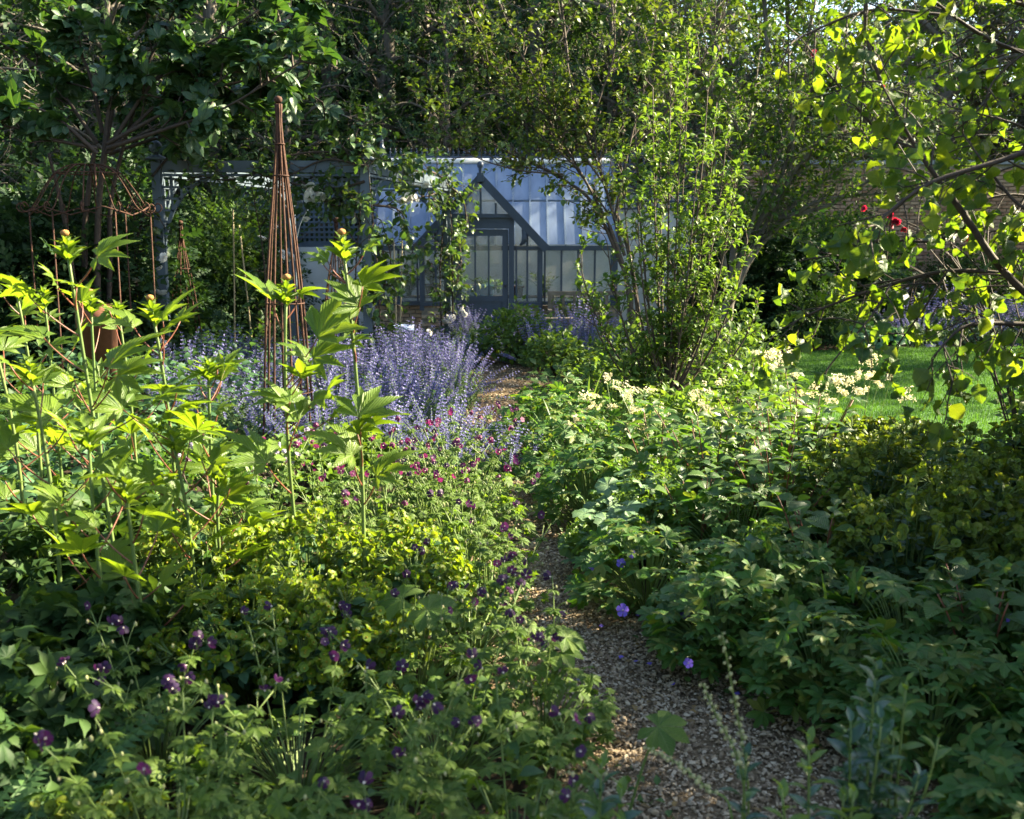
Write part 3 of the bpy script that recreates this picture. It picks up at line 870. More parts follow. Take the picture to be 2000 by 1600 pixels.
# upper gable light above the door
zt = 2.36
MB().box((xc + .02, gP + .04, zt), (1.36, .1, .07)).build('transom', M['paintdark'], gh)
MB().box((xc + .02, gP + .06, 2.255), (1.2, .04, .15)).build('head_panel', M['paintdark'], gh)
for dx in (-.28, 0, .28):
    hh = apex - (apex - ZE) * abs(dx) / half - .1
    MB().box((xc + dx, gP + .05, (zt + hh) / 2), (.035, .06, hh - zt)).build('mullion', M['paintdark'], gh)
me = bpy.data.meshes.new('gable_pane'); wz = (apex - zt) / (apex - ZE) * half
V = [(xc - wz, gP + .055, zt), (xc + wz, gP + .055, zt), (xc, gP + .055, apex - .03)]; V += [(x, y + .004, z) for x, y, z in V]
me.from_pydata(V, [], [(0, 1, 2), (5, 4, 3), (0, 3, 4, 1), (1, 4, 5, 2), (2, 5, 3, 0)]); me.materials.append(M['glass']); obj('gable_pane', me, gh)
# door frame and door
for x in (D1x0 + .05, D1x1 - .05):
    MB().box((x, gP + .03, 1.09), (.1, .12, 2.18)).build('door_jamb', M['paintdark'], gh)
MB().box(((D1x0 + D1x1) / 2, gP + .03, 2.2 - .03), (1.0, .11, .09)).build('door_head', M['paintdark'], gh)
door = MB()
dx0, dx1 = D1x0 + .11, D1x1 - .11
for x in (dx0 + .055, dx1 - .055):
    door.box((x, gP + .04, 1.06), (.11, .05, 2.1))
for z, h in ((2.05, .12), (.83, .1), (.1, .18)):
    door.box(((dx0 + dx1) / 2, gP + .041, z), (dx1 - dx0 - .22, .048, h))
door.box(((dx0 + dx1) / 2, gP + .055, .48), (dx1 - dx0 - .22, .02, .6))
dr = door.build('door', M['paintdark'], gh)
pw = (dx1 - dx0 - .22) / 3
for i in range(3):
    MB().box((dx0 + .11 + (i + .5) * pw, gP + .04, 1.435), (pw - .02, .004, 1.1)).build('pane', M['glass'], dr)
for i in (1, 2):
    MB().box((dx0 + .11 + i * pw, gP + .04, 1.435), (.03, .04, 1.108)).build('glazing_bar', M['paintdark'], dr)
MB().lathe([(0, 0), (.02, .0), (.025, .03), (0, .045)], (dx1 - .05, gP - .02, 1.05), 8).build('handle', M['lamp'], dr, True)
MB().box((xc, gP - .25, .05), (1.3, .4, .1)).build('door_step', M['coping'], gh)

# things inside and beside the greenhouse
bench = thing('potting_bench', 'slatted timber staging bench behind the greenhouse glass', 'bench', (0, 0, 0))
sm_ = MB().box((0, 0, 0), (4.2, .1, .025)).mesh('slat', M['teak'])
for k in range(5):
    o = obj('slat', sm_, bench); o.location = (-.3, 20.85 + k * .13, .82)
lm_ = MB().box((0, 0, 0), (.06, .06, .79)).mesh('leg', M['teak'])
for x in (-2.3, -.3, 1.7):
    for y in (20.85, 21.37):
        o = obj('leg', lm_, bench); o.location = (x, y, .405)
def pot(name, label, cat, loc, r, h, mat, group=None):
    t = thing(name, label, cat, loc, 0, group)
    MB().lathe([(0, 0), (r * .72, 0), (r * .95, h * .8), (r * 1.08, h * .8), (r * 1.08, h), (r * .95, h), (r * .9, h * .85), (0, h * .85)], n=16).build('pot_body', M[mat], t, True)
    MB().lathe([(0, h * .9), (r * .9, h * .86)], n=12).build('compost', M['soil'], t)
    return t
def tuft(name, label, cat, loc, n, h, w, leaf, mat, size, flower=None, nf=0, group=None, rz=0):
    t = thing(name, label, cat, loc, rz, group)
    ns = max(4, n // 5)
    P0 = rng.normal(0, .02, (ns, 3)) * np.array([1, 1, 0]); P2 = np.column_stack([rng.normal(0, w, ns), rng.normal(0, w, ns), rng.uniform(.5, 1, ns) * h])
    C = P0 * .5 + P2 * np.array([.3, .3, .7])
    MB().arcs(P0, C, P2, .006, .003, 4).build('stem', M['stemgreen'], t)
    k = rng.integers(0, ns, n); f = rng.uniform(.3, 1, n)[:, None]
    B = (1 - f) ** 2 * P0[k] + 2 * f * (1 - f) * C[k] + f * f * P2[k]
    d = rvec(n) * np.array([1, 1, .4]) + np.array([0, 0, .15])
    Rm = frames(d, np.array([0, 0, 1.0]) + rvec(n, .3)) * (size * rng.uniform(.6, 1.15, n))[:, None, None]
    tp = T[leaf]; w_ = rng.integers(0, len(tp), n); mb = MB()
    for j in range(len(tp)):
        mb.tpl(tp[j], Rm[w_ == j], B[w_ == j])
    mb.build('foliage', M[mat], t, True, True)
    for i in range(nf):
        o = obj('flower', flower, t, m4(frames(rvec(1) + np.array([[0, -.5, 1]]), rvec(1))[0], P2[i % ns] + rng.normal(0, .02, 3)))
    return t
bt = thing('blue_trough', 'pale blue metal trough of seedlings behind the door glass', 'planter', (-.62, 20.95, .835))
MB().box((0, 0, .11), (.5, .2, .2)).box((0, 0, .2), (.53, .23, .03)).build('trough_body', M['blueglaze'], bt)
tuft('seedling_tray', 'small green seedlings growing in the blue trough', 'seedlings', (-.62, 20.95, 1.03), 60, .2, .14, 'simple', 'young', .1)
tuft('tomato_seedling', 'leafy seedling on the bench beside the blue trough', 'seedling', (-.28, 20.95, .9), 40, .28, .09, 'simple', 'young', .11)
pot('terracotta_pot', 'terracotta pot standing on the bench just right of the greenhouse door', 'pot', (.12, 20.95, .833), .11, .2, 'terracotta')
tuft('young_chilli', 'small bushy plant growing in the terracotta pot beside the door', 'pot plant', (.12, 20.95, 1.0), 40, .22, .06, 'simple', 'pear', .11)
pot('terracotta_pot', 'terracotta pot holding the red pelargonium left of the door', 'pot', (-1.55, 20.95, .833), .14, .24, 'terracotta')
fl_pink = MB().tpl(mb_tpl(floret_cluster(30, .09, .045, 5))).mesh('flower', M['pink'])
tuft('pelargonium', 'red flowered pelargonium behind the left greenhouse window', 'pot plant', (-1.55, 20.95, 1.05), 140, .5, .2, 'round', 'phaeum', .12, fl_pink, 5)
tuft('leafy_pot_plant', 'dense dark foliage filling the lowest left greenhouse window', 'pot plant', (-2.0, 20.95, .84), 200, .5, .25, 'simple', 'blueger', .13)
tuft('climbing_bean', 'tall leafy plant behind the glass right of the porch', 'pot plant', (.62, 20.95, .84), 120, .5, .16, 'simple', 'pear', .13)
tuft('bushy_tomato', 'bushy green plant under the right greenhouse windows', 'plant', (1.1, 20.0, .0), 260, 1.05, .32, 'simple', 'pear', .13)
bn = pot('steel_bin', 'grey blue round bin standing before the greenhouse bricks', 'bin', (*at(788, 665, 18.2)[:2], 0), .17, .5, 'bluepot')
wb = thing('garden_bench', 'weathered slatted wooden bench half hidden beside the greenhouse', 'bench', (1.45, 19.7, 0))
for k in range(8):
    MB().box((-.7 + k * .2, .2, .7), (.05, .03, .45)).build('back_slat', M['teak'], wb)
MB().box((0, .2, .95), (1.6, .05, .07)).build('top_rail', M['teak'], wb)
for k in range(4):
    MB().box((0, -.2 + k * .11, .44), (1.6, .09, .025)).build('seat_slat', M['teak'], wb)
for x in (-.76, .76):
    MB().box((x, .2, .46), (.06, .06, .92)).build('leg', M['teak'], wb)
    MB().box((x, -.22, .32), (.06, .06, .64)).build('leg', M['teak'], wb)
    MB().box((x, -.02, .655), (.07, .5, .03)).build('armrest', M['teak'], wb)
ed = thing('timber_sleeper', 'short weathered timber sleeper lying above the far catmint', 'sleeper', (*at(1085, 622, 18.4)[:2], 0))
MB().box((0, 0, .3), (.6, .2, .62)).build('sleeper_body', M['teak'], ed)

# =================================================================== pergola
PF, PB = 14.5, 19.3
PL, PM_ = at(306, 320, PF), at(713, 320, PF)
xl, xm = PL[0], PM_[0]
xr = at(872, 340, PB)[0]; xbl = xl + (xr - xm)
ZT = 2.98
pg = thing('pergola', 'blue grey timber pergola with ball finials and lattice arch brackets', 'pergola')
corners = [(xl, PF), (xm, PF), (xr, PB), (xbl, PB)]
post_me = MB().box((0, 0, ZT / 2), (.12, .12, ZT)).box((0, 0, .2), (.15, .15, .4)).mesh('post', M['paint'])
fin = MB().lathe([(0, 0), (.13, 0), (.14, .025), (.1, .045), (.06, .06), (.045, .085), (.05, .09), (.075, .12), (.085, .165), (.072, .215), (.04, .243), (0, .252)], n=16)
fin_me = fin.mesh('ball_finial', M['paint'], True)
for (x, y) in corners:
    o = obj('post', post_me, pg); o.location = (x, y, 0)
    o = obj('ball_finial', fin_me, pg); o.location = (x, y, ZT)
def beam(a, b):
    av, bv = np.array([*a, ZT - .085]), np.array([*b, ZT - .085])
    d = norm(bv - av)
    MB().bar(av + d * .072, bv - d * .072, .07, .15).build('beam', M['paint'], pg)
    MB().bar(av + d * .072 + [0, 0, -.11], bv - d * .072 + [0, 0, -.11], .1, .03).build('beam_moulding', M['paint'], pg)
for i in range(4):
    beam(corners[i], corners[(i + 1) % 4])
def bracket(c, toward, r=.82):
    """curved brace from post c towards another post, with a lattice filling the spandrel"""
    c = np.array(c); d = norm(np.array(toward) - c); d3 = np.array([d[0], d[1], 0]); z = np.array([0, 0, 1.0]); base = np.array([c[0], c[1], ZT - .2])
    pts = []
    for k in range(9):
        a = math.pi / 2 * k / 8
        # quarter arc: starts low on the post, ends out under the beam
        u, v = r * (1 - math.cos(a)) + .05, -1.25 * r * (1 - math.sin(a))
        pts.append(base + d3 * u + z * v)
    pts = np.array(pts); n = np.cross(d3, z)
    mb = MB()
    for p, q in zip(pts[:-1], pts[1:]):
        e = norm(q - p) * .012
        mb.bar(p - e, q + e, .06, .04, up=np.cross(n, q - p))
    br = mb.build('arch_brace', M['paint'], pg)
    for k in range(1, 6):
        u = .05 + k * .13
        i = int(np.clip(np.interp(u, (pts - base) @ d3, np.arange(9)), 0, 8)); vv = np.interp(u, (pts - base) @ d3, (pts - base) @ z)
        if vv < -.06:
            MB().bar(base + d3 * u, base + d3 * u + z * vv, .03, .012, up=n).build('lattice_slat', M['paint'], br)
    for k in range(1, 7):
        v = -k * .15
        uu = np.interp(-v, -((pts - base) @ z)[::-1], ((pts - base) @ d3)[::-1])
        if uu > .1:
            MB().bar(base + d3 * .05 + z * v + n * .0125, base + d3 * uu + z * v + n * .0125, .03, .012, up=z if False else n).build('lattice_slat', M['paint'], br)
for i in range(4):
    bracket(corners[i], corners[(i + 1) % 4]); bracket(corners[(i + 1) % 4], corners[i])
# lattice frieze hung under the front beam near the middle post
lat = MB()
fr = [np.array([xm - .1 - .13 * k, PF + .03, 0]) for k in range(3)]
for p in fr:
    MB().bar(p + [0, 0, ZT - .2], p + [0, 0, ZT - .6], .03, .012, up=(0, 1, 0)).build('lattice_slat', M['paint'], pg)
for k in range(4):
    MB().bar(fr[0] + [.03, -.0135, ZT - .25 - k * .11], fr[-1] + [-.03, -.0135, ZT - .25 - k * .11], .03, .012, up=(0, 1, 0)).build('lattice_slat', M['paint'], pg)

# =================================================================== rusty iron supports and canes
def obelisk(label, base, h, rb, n, ball, rings, rod=.011):
    t = thing('iron_obelisk', label, 'obelisk', base)
    top = h - ball * 2
    for k in range(n):
        a = 2 * math.pi * (k + .5) / n
        P = [(rb * math.cos(a), rb * math.sin(a), 0), (rb * .62 * math.cos(a), rb * .62 * math.sin(a), top * .5), (.028 * math.cos(a), .028 * math.sin(a), top * .9), (.026 * math.cos(a), .026 * math.sin(a), top)]
        MB().poly(P, rod, 6, 4).build('rod', M['rust'], t, True)
    for z in rings:
        r = np.interp(z, [0, top * .5, top * .9, top], [rb, rb * .62, .03, .03]) + rod
        th = np.linspace(0, 2 * math.pi, 17)
        mb = MB(); mb._tube(np.column_stack([r * np.cos(th), r * np.sin(th), np.full(17, z)])[None], np.full((1, 17), rod * .6), 5, 0)
        mb.build('hoop', M['rust'], t, True)
    MB().lathe([(0, 0), (ball * .6, .02), (ball * .7, ball * .5), (ball * .95, ball), (ball, ball * 1.4), (ball * .8, ball * 1.9), (0, ball * 2.15)], (0, 0, top - .01), 14).build('ball_cap', M['rust'], t, True)
    return t
p = at(543, 186, 10.0)
obelisk('tall slender rusty iron obelisk standing before the pergola', (p[0], 10.0, 0), p[2], .25, 8, .038, (p[2] - .43, p[2] - .71, 1.38, .55))
p = at(656, 424, 17.2)
obelisk('shorter rusty obelisk behind the pergola near the pale wall', (p[0], 17.2, 0), p[2], .3, 8, .05, (p[2] - .5, p[2] - .9, 1.0))
p = at(352, 430, 16.5)
obelisk('rusty obelisk inside the pergola beside its left post', (p[0], 16.5, 0), p[2], .28, 6, .04, (1.5, .9))

# rusty domed support at the left
c0 = at(178, 440, 13.2)
us = thing('domed_iron_support', 'rusty domed plant support with scrolled ribs under the fig tree', 'plant support', (c0[0], 13.2, 0))
zt, ze = at(178, 322, 13.2)[2], at(178, 415, 13.2)[2]
for k in range(12):
    a = 2 * math.pi * k / 12 + .2
    prof = [(.03, zt), (.2, zt - .005), (.38, zt - .1), (.52, (zt + ze) / 2), (.66, ze + .06), (.78, ze), (.84, ze + .06), (.79, ze + .11), (.74, ze + .06)]
    P = [(r * math.cos(a), r * math.sin(a) * .85, z) for r, z in prof]
    rb_ = MB().poly(P, .0085, 6, 5).build('rib', M['rust'], us, True)
    if k % 2 == 0:
        MB().poly([(.7 * math.cos(a), .7 * math.sin(a) * .85, 0), (.7 * math.cos(a), .7 * math.sin(a) * .85, ze)], .009, 6, 1).build('leg', M['rust'], us, True)
for z, r in ((ze + .01, .7), (zt - .1, .38)):
    th = np.linspace(0, 2 * math.pi, 25); mb = MB()
    wob = (.05 * np.cos(th * 6)) if r > .5 else 0 * th
    mb._tube(np.column_stack([r * np.cos(th), r * np.sin(th) * .85, z + wob])[None], np.full((1, 25), .009), 6, 0); mb.build('hoop', M['rust'], us, True)
MB().poly([(.2, -.3, zt - .28), (.2, -.3, zt + .0)], .012, 6, 1).build('strut', M['rust'], us, True)

canes = [((455, 408), (457, 640), 15.4, 'pale bamboo cane beneath the pergola, the upright one'), ((467, 440), (488, 640), 15.0, 'pale bamboo cane beneath the pergola, the leaning one'),
         ((786, 425), (780, 660), 16.5, 'thin bamboo cane left of the greenhouse window'), ((769, 470), (773, 660), 16.2, 'shorter bamboo cane left of the greenhouse window')]
for (a, b, Y, lab) in canes:
    p, q = at(*a, Y), at(*b, Y)
    q = p + (q - p) * (p[2] / max(.1, p[2] - q[2]))
    o = MB().poly([q, (p + q) / 2 + [.01, 0, 0], p], .012, 6, 3).build('bamboo_cane', M['cane'], None, True)
    o['label'] = lab; o['category'] = 'cane'; o['group'] = 'bamboo canes'
p = at(176, 600, 12.0)
pt = pot('terracotta_pot', 'tall dark terracotta jar in the shade under the domed support', 'pot', (p[0], 12.2, 0), .22, 1.22, 'terracotta')

# =================================================================== trees
def bez(P0, C, P2, t):
    return (1 - t) ** 2 * P0 + 2 * t * (1 - t) * C + t ** 2 * P2
def bezd(P0, C, P2, t):
    return norm(2 * (1 - t) * (C - P0) + 2 * t * (P2 - C))

def branchify(polys, n1, len1, n2, len2, nl, up=.25, t0=.2, r1=.012, r2=.006, grav=0.0, sideways=1.0, tb=None, taper=.6):
    """twigs and sub-twigs off the boughs POLYS; returns (twig mesh builder, leaf positions, leaf directions)"""
    mb = MB(); A0, AC, A2 = [], [], []
    for bi, poly in enumerate(polys):
        p = smooth(np.asarray(poly, float), 6); seg = np.linalg.norm(np.diff(p, axis=0), axis=1); L = seg.sum()
        k = max(3, int(n1 * L)); cum = np.concatenate([[0], np.cumsum(seg)]) / L
        t = np.sort(rng.uniform(t0, 1, k)); t[-1] = 1
        pos = np.stack([np.interp(t, cum, p[:, j]) for j in range(3)], 1)
        tg = norm(np.stack([np.interp(t, cum, np.gradient(p[:, j])) for j in range(3)], 1))
        rnd = rvec(k); rnd -= (rnd * tg).sum(1, keepdims=True) * tg
        d = norm(tg * rng.uniform(.3, 1.0, (k, 1)) + norm(rnd) * sideways * rng.uniform(.5, 1.1, (k, 1)) + np.array([0, 0, up]))
        ln = len1 * rng.uniform(.5, 1.15, k) * (1 - (1 - taper) * t)
        e = pos + d * ln[:, None] + np.array([0, 0, -grav]) * (ln ** 2)[:, None]
        c = pos + d * (ln * .55)[:, None] + rvec(k, .06) * ln[:, None]
        A0.append(pos); AC.append(c); A2.append(e)
    A0, AC, A2 = np.concatenate(A0), np.concatenate(AC), np.concatenate(A2)
    mb.arcs(A0, AC, A2, r1, r2, 4, 4)
    if n2:
        k = len(A0); i = np.repeat(np.arange(k), n2); t = rng.uniform(.25, 1, k * n2)[:, None]
        pos = bez(A0[i], AC[i], A2[i], t); tg = bezd(A0[i], AC[i], A2[i], t)
        rnd = rvec(len(i)); rnd -= (rnd * tg).sum(1, keepdims=True) * tg
        d = norm(tg * .7 + norm(rnd) * rng.uniform(.4, 1, (len(i), 1)) + np.array([0, 0, up]))
        ln = (len2 * rng.uniform(.5, 1.2, len(i)))[:, None]
        e = pos + d * ln + np.array([0, 0, -grav]) * ln ** 2; c = pos + d * ln * .5 + rvec(len(i), .08) * ln
        mb.arcs(pos, c, e, r2, r2 * .5, 3, 3)
        A0, AC, A2 = pos, c, e
    k = len(A0); i = np.repeat(np.arange(k), nl)
    t = np.tile(np.linspace(.15, 1, nl), k)[:, None] + rng.uniform(-.08, .08, (k * nl, 1))
    t = np.clip(t, .05, 1)
    return mb, bez(A0[i], AC[i], A2[i], t), bezd(A0[i], AC[i], A2[i], t)

def leaf_frames(pos, tg, size, spread=.9, up=.35, hang=0.0, tilt=.45, curl=0):
    k = len(pos); rnd = rvec(k); rnd -= (rnd * tg).sum(1, keepdims=True) * tg
    d = tg * .5 + norm(rnd) * spread + np.array([0, 0, up - hang])
    n = np.array([0, 0, 1.0]) + rvec(k, tilt)
    return frames(d, n) * (size * rng.uniform(.6, 1.2, k))[:, None, None]

def make_tree(name, label, base, trunks, boughs, tw, leafkey, mat, bark, size, limit=0, group=None, cat='tree', uv=False, lf={}, leafname='leaf', low=None):
    """trunks/boughs: list of (points, radii) in world coordinates; tw: branchify arguments"""
    base = np.asarray(base, float)
    t = thing(name, label, cat, base, 0, group)
    mb = MB()
    for pts, rad in trunks + boughs:
        mb.poly(np.asarray(pts, float) - base, rad, 7, 4)
    mb.build('trunk', M[bark], t, True)
    tm, P, tg = branchify([np.asarray(p, float) - base for p, _ in boughs], **tw)
    tm.build('twigs', M[bark], t, True, kind='stuff')
    Rm = leaf_frames(P, tg, size, **lf)
    leaves(t, leafname, T[leafkey], LM(leafkey, mat), Rm, P, limit, M[mat], uv, 'crown', base, 0, low and T[low])
    return t

def pl(Y, pts, dy=0.0):
    n = len(pts)
    return [at(x, y, Y + dy * i / max(1, n - 1)) for i, (x, y) in enumerate(pts)]

# --- dark woodland: three kinds of tall tree, copied with their own turn and size
spray = {}
def spray_tpl(n, L, leafw, seed):
    r = np.random.default_rng(seed); out = []
    for i in range(n):
        s = -1 if i % 2 else 1; y = L * (i + .5) / n
        t = T['simple'][i % 4]
        a = s * r.uniform(.6, 1.2)
        d = np.array([[math.sin(a), math.cos(a), r.uniform(-.3, .2)]])
        out.append(xf(t, frames(d, np.array([[0, 0, 1.0]]) + r.normal(0, .25, (1, 3)))[0] * leafw * r.uniform(.7, 1.2), (0, y, -.1 * (y / L) ** 2)))
    out.append(xf(T['simple'][0], np.eye(3) * leafw, (0, L, -.1)))
    return join(out)
T['spray'] = [spray_tpl(8, .42, .15, s) for s in range(3)]
T['sprayfine'] = [spray_tpl(9, .34, .10, s + 5) for s in range(3)]
T['sprayash'] = [spray_tpl(10, .5, .17, s + 9) for s in range(3)]

def wood_tree(name, label, H, R, zlow, nb, key, mat, n1, nl, group, hang=.1, len1=1.3):
    trunk = [(0, 0, 0), (.1, .05, H * .3), (-.1, 0, H * .65), (0, .1, H * .95)]
    boughs = []
    for i in range(nb):
        f = (i + .5) / nb; z = zlow + (H - zlow) * f * .93
        a = i * 2.4 + random.uniform(-.4, .4); rr = R * (math.sin(math.pi * (.18 + .8 * f)) ** .7) * random.uniform(.8, 1.1)
        e = (rr * math.cos(a), rr * math.sin(a), z + rr * random.uniform(.0, .35))
        boughs.append(([(0, 0, z - .3), (e[0] * .5, e[1] * .5, z + rr * .2), e], [.07, .04, .015]))
    return make_tree(name, label, (0, 0, 0), [(trunk, [.28, .22, .14, .03])], boughs,
                     dict(n1=n1, len1=len1, n2=2, len2=.6, nl=nl, up=.1, t0=.12, r1=.02, r2=.008), key, mat, 'bark', 1.0, 0, group, lf=dict(spread=.8, up=.15, hang=hang, tilt=.4))
protoA = wood_tree('dark_tree', 'tall dark evergreen tree of the wood behind the greenhouse', 15, 4.0, .5, 30, 'spray', 'dark', 3.2, 2, 'dark woodland trees', .35)
protoB = wood_tree('broadleaf_tree', 'deep green broadleaf tree of the wood behind the garden', 13, 3.9, .6, 30, 'sprayash', 'dark2', 2.8, 2, 'broadleaf woodland trees', .3)
protoC = wood_tree('low_tree', 'low bushy tree growing against the back of the brick wall', 7.2, 3.0, .4, 22, 'sprayfine', 'crab', 4.0, 2, 'low trees behind the wall', .2)
A = [(-11.5, 27.8, 1.1), (-7.6, 28.2, 1.0), (-3.2, 29.2, 1.08), (.6, 29.2, .98), (-14.5, 24, 1.0), (-5.4, 32.5, 1.2), (-1.2, 32.5, 1.15), (-10, 32, 1.2), (-11.2, 21.5, .75), (-9.2, 14.5, .8), (-8.7, 10, .8), (-7.8, 5.8, .75), (17.5, 27.2, 1.25), (17.2, 19.8, .92), (3.6, 26.2, .95), (.4, 34.5, 1.35), (-2.8, 35, 1.35)]  # several off-frame entries are added to block sun and sky
B_ = [(-13.5, 30, 1.1), (-9.0, 25.2, .72), (-5.2, 25.4, .62), (2.9, 30.2, 1.0), (-1.6, 27.0, .62), (2.4, 27.0, .66), (-6.6, 1.6, .6), (-3.2, -4.6, .72), (3.6, -4.8, .72)]  # last entries stand unseen around the camera, added to block skylight
C_ = [(4.8, 26.2, 1.15), (7.4, 27.4, 1.02), (10.2, 26.4, 1.2), (13.0, 27.5, 1.3), (5.6, 30.5, 1.1), (9.0, 31.2, 1.0), (12.2, 31.5, 1.3), (7.0, 33, .95), (3.2, 32.5, 1.55), (10.2, 34.5, 1.0), (14.2, 34, 1.65), (17.5, 33, 1.6), (13.5, 29, 1.7), (11.4, 29.8, 1.45), (8.3, 25.2, .98), (4.9, 35.5, 1.5), (15.8, 26.5, 1.1), (16.5, 31, 1.2)]
WSEEN = {}
def wood_label(cat, lab, x, y, s, i):
    px = 1000 + x / max(y, 1) * FPX
    kind = 'tall dark evergreen' if lab.startswith('tall') else 'deep green broadleaf tree' if lab.startswith('deep') else 'low bushy tree'
    if px < -250 or px > 2250 or y < 8:
        return kind + ' added outside the frame, blocking light'
    where = [(150, 'at the far left edge behind the fig'), (420, 'behind the left pergola post'), (700, 'behind the front pergola beam'), (880, 'behind the middle pergola post and ridge finial'), (1050, 'behind the porch gable of the greenhouse'), (1220, 'behind the plain end of the greenhouse roof'), (1420, 'behind the upright pear tree'), (1650, 'behind the leaning crab apple'), (1850, 'behind the brick wall coping'), (9999, 'behind the apple boughs at the right edge')]
    w = next(t for lim, t in where if px < lim)
    row = 'front row ' if y < 28 else 'middle row ' if y < 31.8 else 'back row '
    full = kind + ', ' + row + w
    if full in WSEEN:
        full += ', farther one' if y > WSEEN[full] else ', nearer one'
    else:
        WSEEN[full] = y
    return full
for proto, lst in ((protoA, A), (protoB, B_), (protoC, C_)):
    for i, (x, y, s) in enumerate(lst):
        rz = random.uniform(0, 6.28)
        lab = wood_label(proto['category'], proto['label'], x, y, s, i)
        if i == 0:
            proto['label'] = lab
            proto.location = (x, y, 0); proto.rotation_euler = (0, 0, rz); proto.scale = (s, s, s)
        else:
            copy_tree(proto, (x, y, 0), rz, s, lab)
# ivy and shrubs clothing the bank
n = 13000
X, Y = rng.uniform(-22, 18, n), rng.uniform(33.5, 44, n)
P_ = np.column_stack([X, Y, bankz(X, Y) + rng.uniform(.05, .5, n)])
Rm_ = frames(rvec(n) + np.array([0, -1.0, .2]), np.array([0, -.6, 1.0]) + rvec(n, .4)) * (2.0 * rng.uniform(.7, 1.3, n))[:, None, None]
mb = MB(); w_ = rng.integers(0, 3, n)
for j in range(3):
    mb.tpl(T['sprayash'][j], Rm_[w_ == j], P_[w_ == j])
mb.build('bank_undergrowth', M['dark'], None, False, kind='stuff', label='dark leafy undergrowth covering the wooded bank')

# --- fig tree at the upper left
def figb(Y, pts, r0=.035, dy=0):
    return (pl(Y + 1.1, pts, dy), [r0, r0 * .5, .01])
fb = [figb(12.6, [(200, 330), (215, 200), (240, 120), (300, 20)]), figb(12.6, [(205, 300), (300, 160), (400, 90), (520, 10)], .03), figb(12.4, [(210, 290), (330, 250), (440, 210), (590, 120)], .03, -.6),
      figb(12.4, [(210, 280), (330, 215), (420, 165), (540, 60)], .028), figb(12.8, [(190, 280), (120, 180), (60, 120), (-40, 60)], .03), figb(12.2, [(190, 300), (110, 230), (50, 210), (-60, 220)], .03, -.5),
      figb(12.8, [(200, 260), (170, 130), (110, 40), (60, -60)], .03), figb(13.2, [(215, 300), (350, 255), (460, 225), (600, 150)], .026), figb(12.2, [(190, 290), (90, 270), (30, 250), (-60, 240)], .026, -.4),
      figb(13.0, [(215, 290), (300, 100), (350, 0), (380, -80)], .03), figb(12.6, [(210, 300), (330, 190), (500, 150), (600, 60)], .03, .4), figb(13.4, [(215, 290), (430, 200), (540, 150), (630, 200)], .026, .2)]
make_tree('fig_tree', 'spreading fig tree with large lobed glossy leaves above the domed support', (*at(195, 500, 13.8)[:2], 0),
          [(pl(13.8, [(196, 760), (190, 560), (193, 400), (207, 290), (222, 200)]), [.05, .045, .04, .032, .02]), (pl(13.9, [(178, 760), (165, 500), (172, 380), (186, 290)]), [.045, .04, .035, .025]),
           (pl(14.0, [(205, 760), (215, 520), (216, 400), (240, 290), (270, 190)]), [.04, .036, .03, .024, .014]), (pl(13.7, [(170, 760), (140, 520), (120, 400), (95, 300)]), [.036, .032, .026, .018])],
          fb, dict(n1=5.4, len1=.46, n2=2, len2=.22, nl=4, up=.15, t0=.18, r1=.014, r2=.008, grav=.1), 'fig', 'fig', 'twig', .255, 300, uv=True, lf=dict(spread=.9, up=.25, hang=.0, tilt=.5), low=None)

# --- small ornamental tree in front of the greenhouse
Y = 15.6
ob = [([(1215, 520), (1160, 400), (1090, 345), (960, 280), (850, 190)], .03), ([(1100, 345), (1010, 300), (930, 200), (870, 240)], .016), ([(1190, 440), (1130, 330), (1060, 220), (940, 110)], .022),
      ([(1220, 500), (1180, 360), (1120, 180), (1090, 0)], .026), ([(1200, 430), (1230, 280), (1270, 120), (1290, -60)], .024),
      ([(1130, 330), (1040, 250), (960, 170), (900, 90)], .014), ([(1180, 360), (1090, 230), (1010, 90), (960, -40)], .018), ([(1230, 300), (1330, 180), (1400, 60), (1440, -60)], .018), ([(1100, 340), (1000, 330), (900, 290), (835, 200)], .014), ([(1200, 430), (1160, 250), (1200, 100), (1190, -40)], .02), ([(1190, 420), (1020, 180), (930, 50), (900, -60)], .015), ([(1110, 120), (1080, -120), (1040, -300)], .016), ([(1190, 0), (1180, -160), (1170, -320)], .016), ([(980, 0), (930, -140), (880, -240)], .014)]  # last boughs rise above the frame, added to shade the background
make_tree('ornamental_tree', 'slender arching tree with small olive leaves before the greenhouse roof', (*at(1232, 700, Y)[:2], 0),
          [(pl(Y, [(1240, 760), (1235, 640), (1222, 540), (1190, 440)]), [.042, .04, .036, .028]), (pl(Y, [(1252, 760), (1245, 600), (1225, 480), (1205, 420)]), [.036, .034, .03, .024])],
          [(pl(Y, p, random.uniform(-.9, .9)), [r, r * .6, .006]) for p, r in ob], dict(n1=8.5, len1=.62, n2=3, len2=.3, nl=6, up=.3, t0=.12, r1=.007, r2=.004), 'amel', 'amel', 'pearbark', .108, 0, lf=dict(spread=.9, up=.15, hang=.15, tilt=.45))

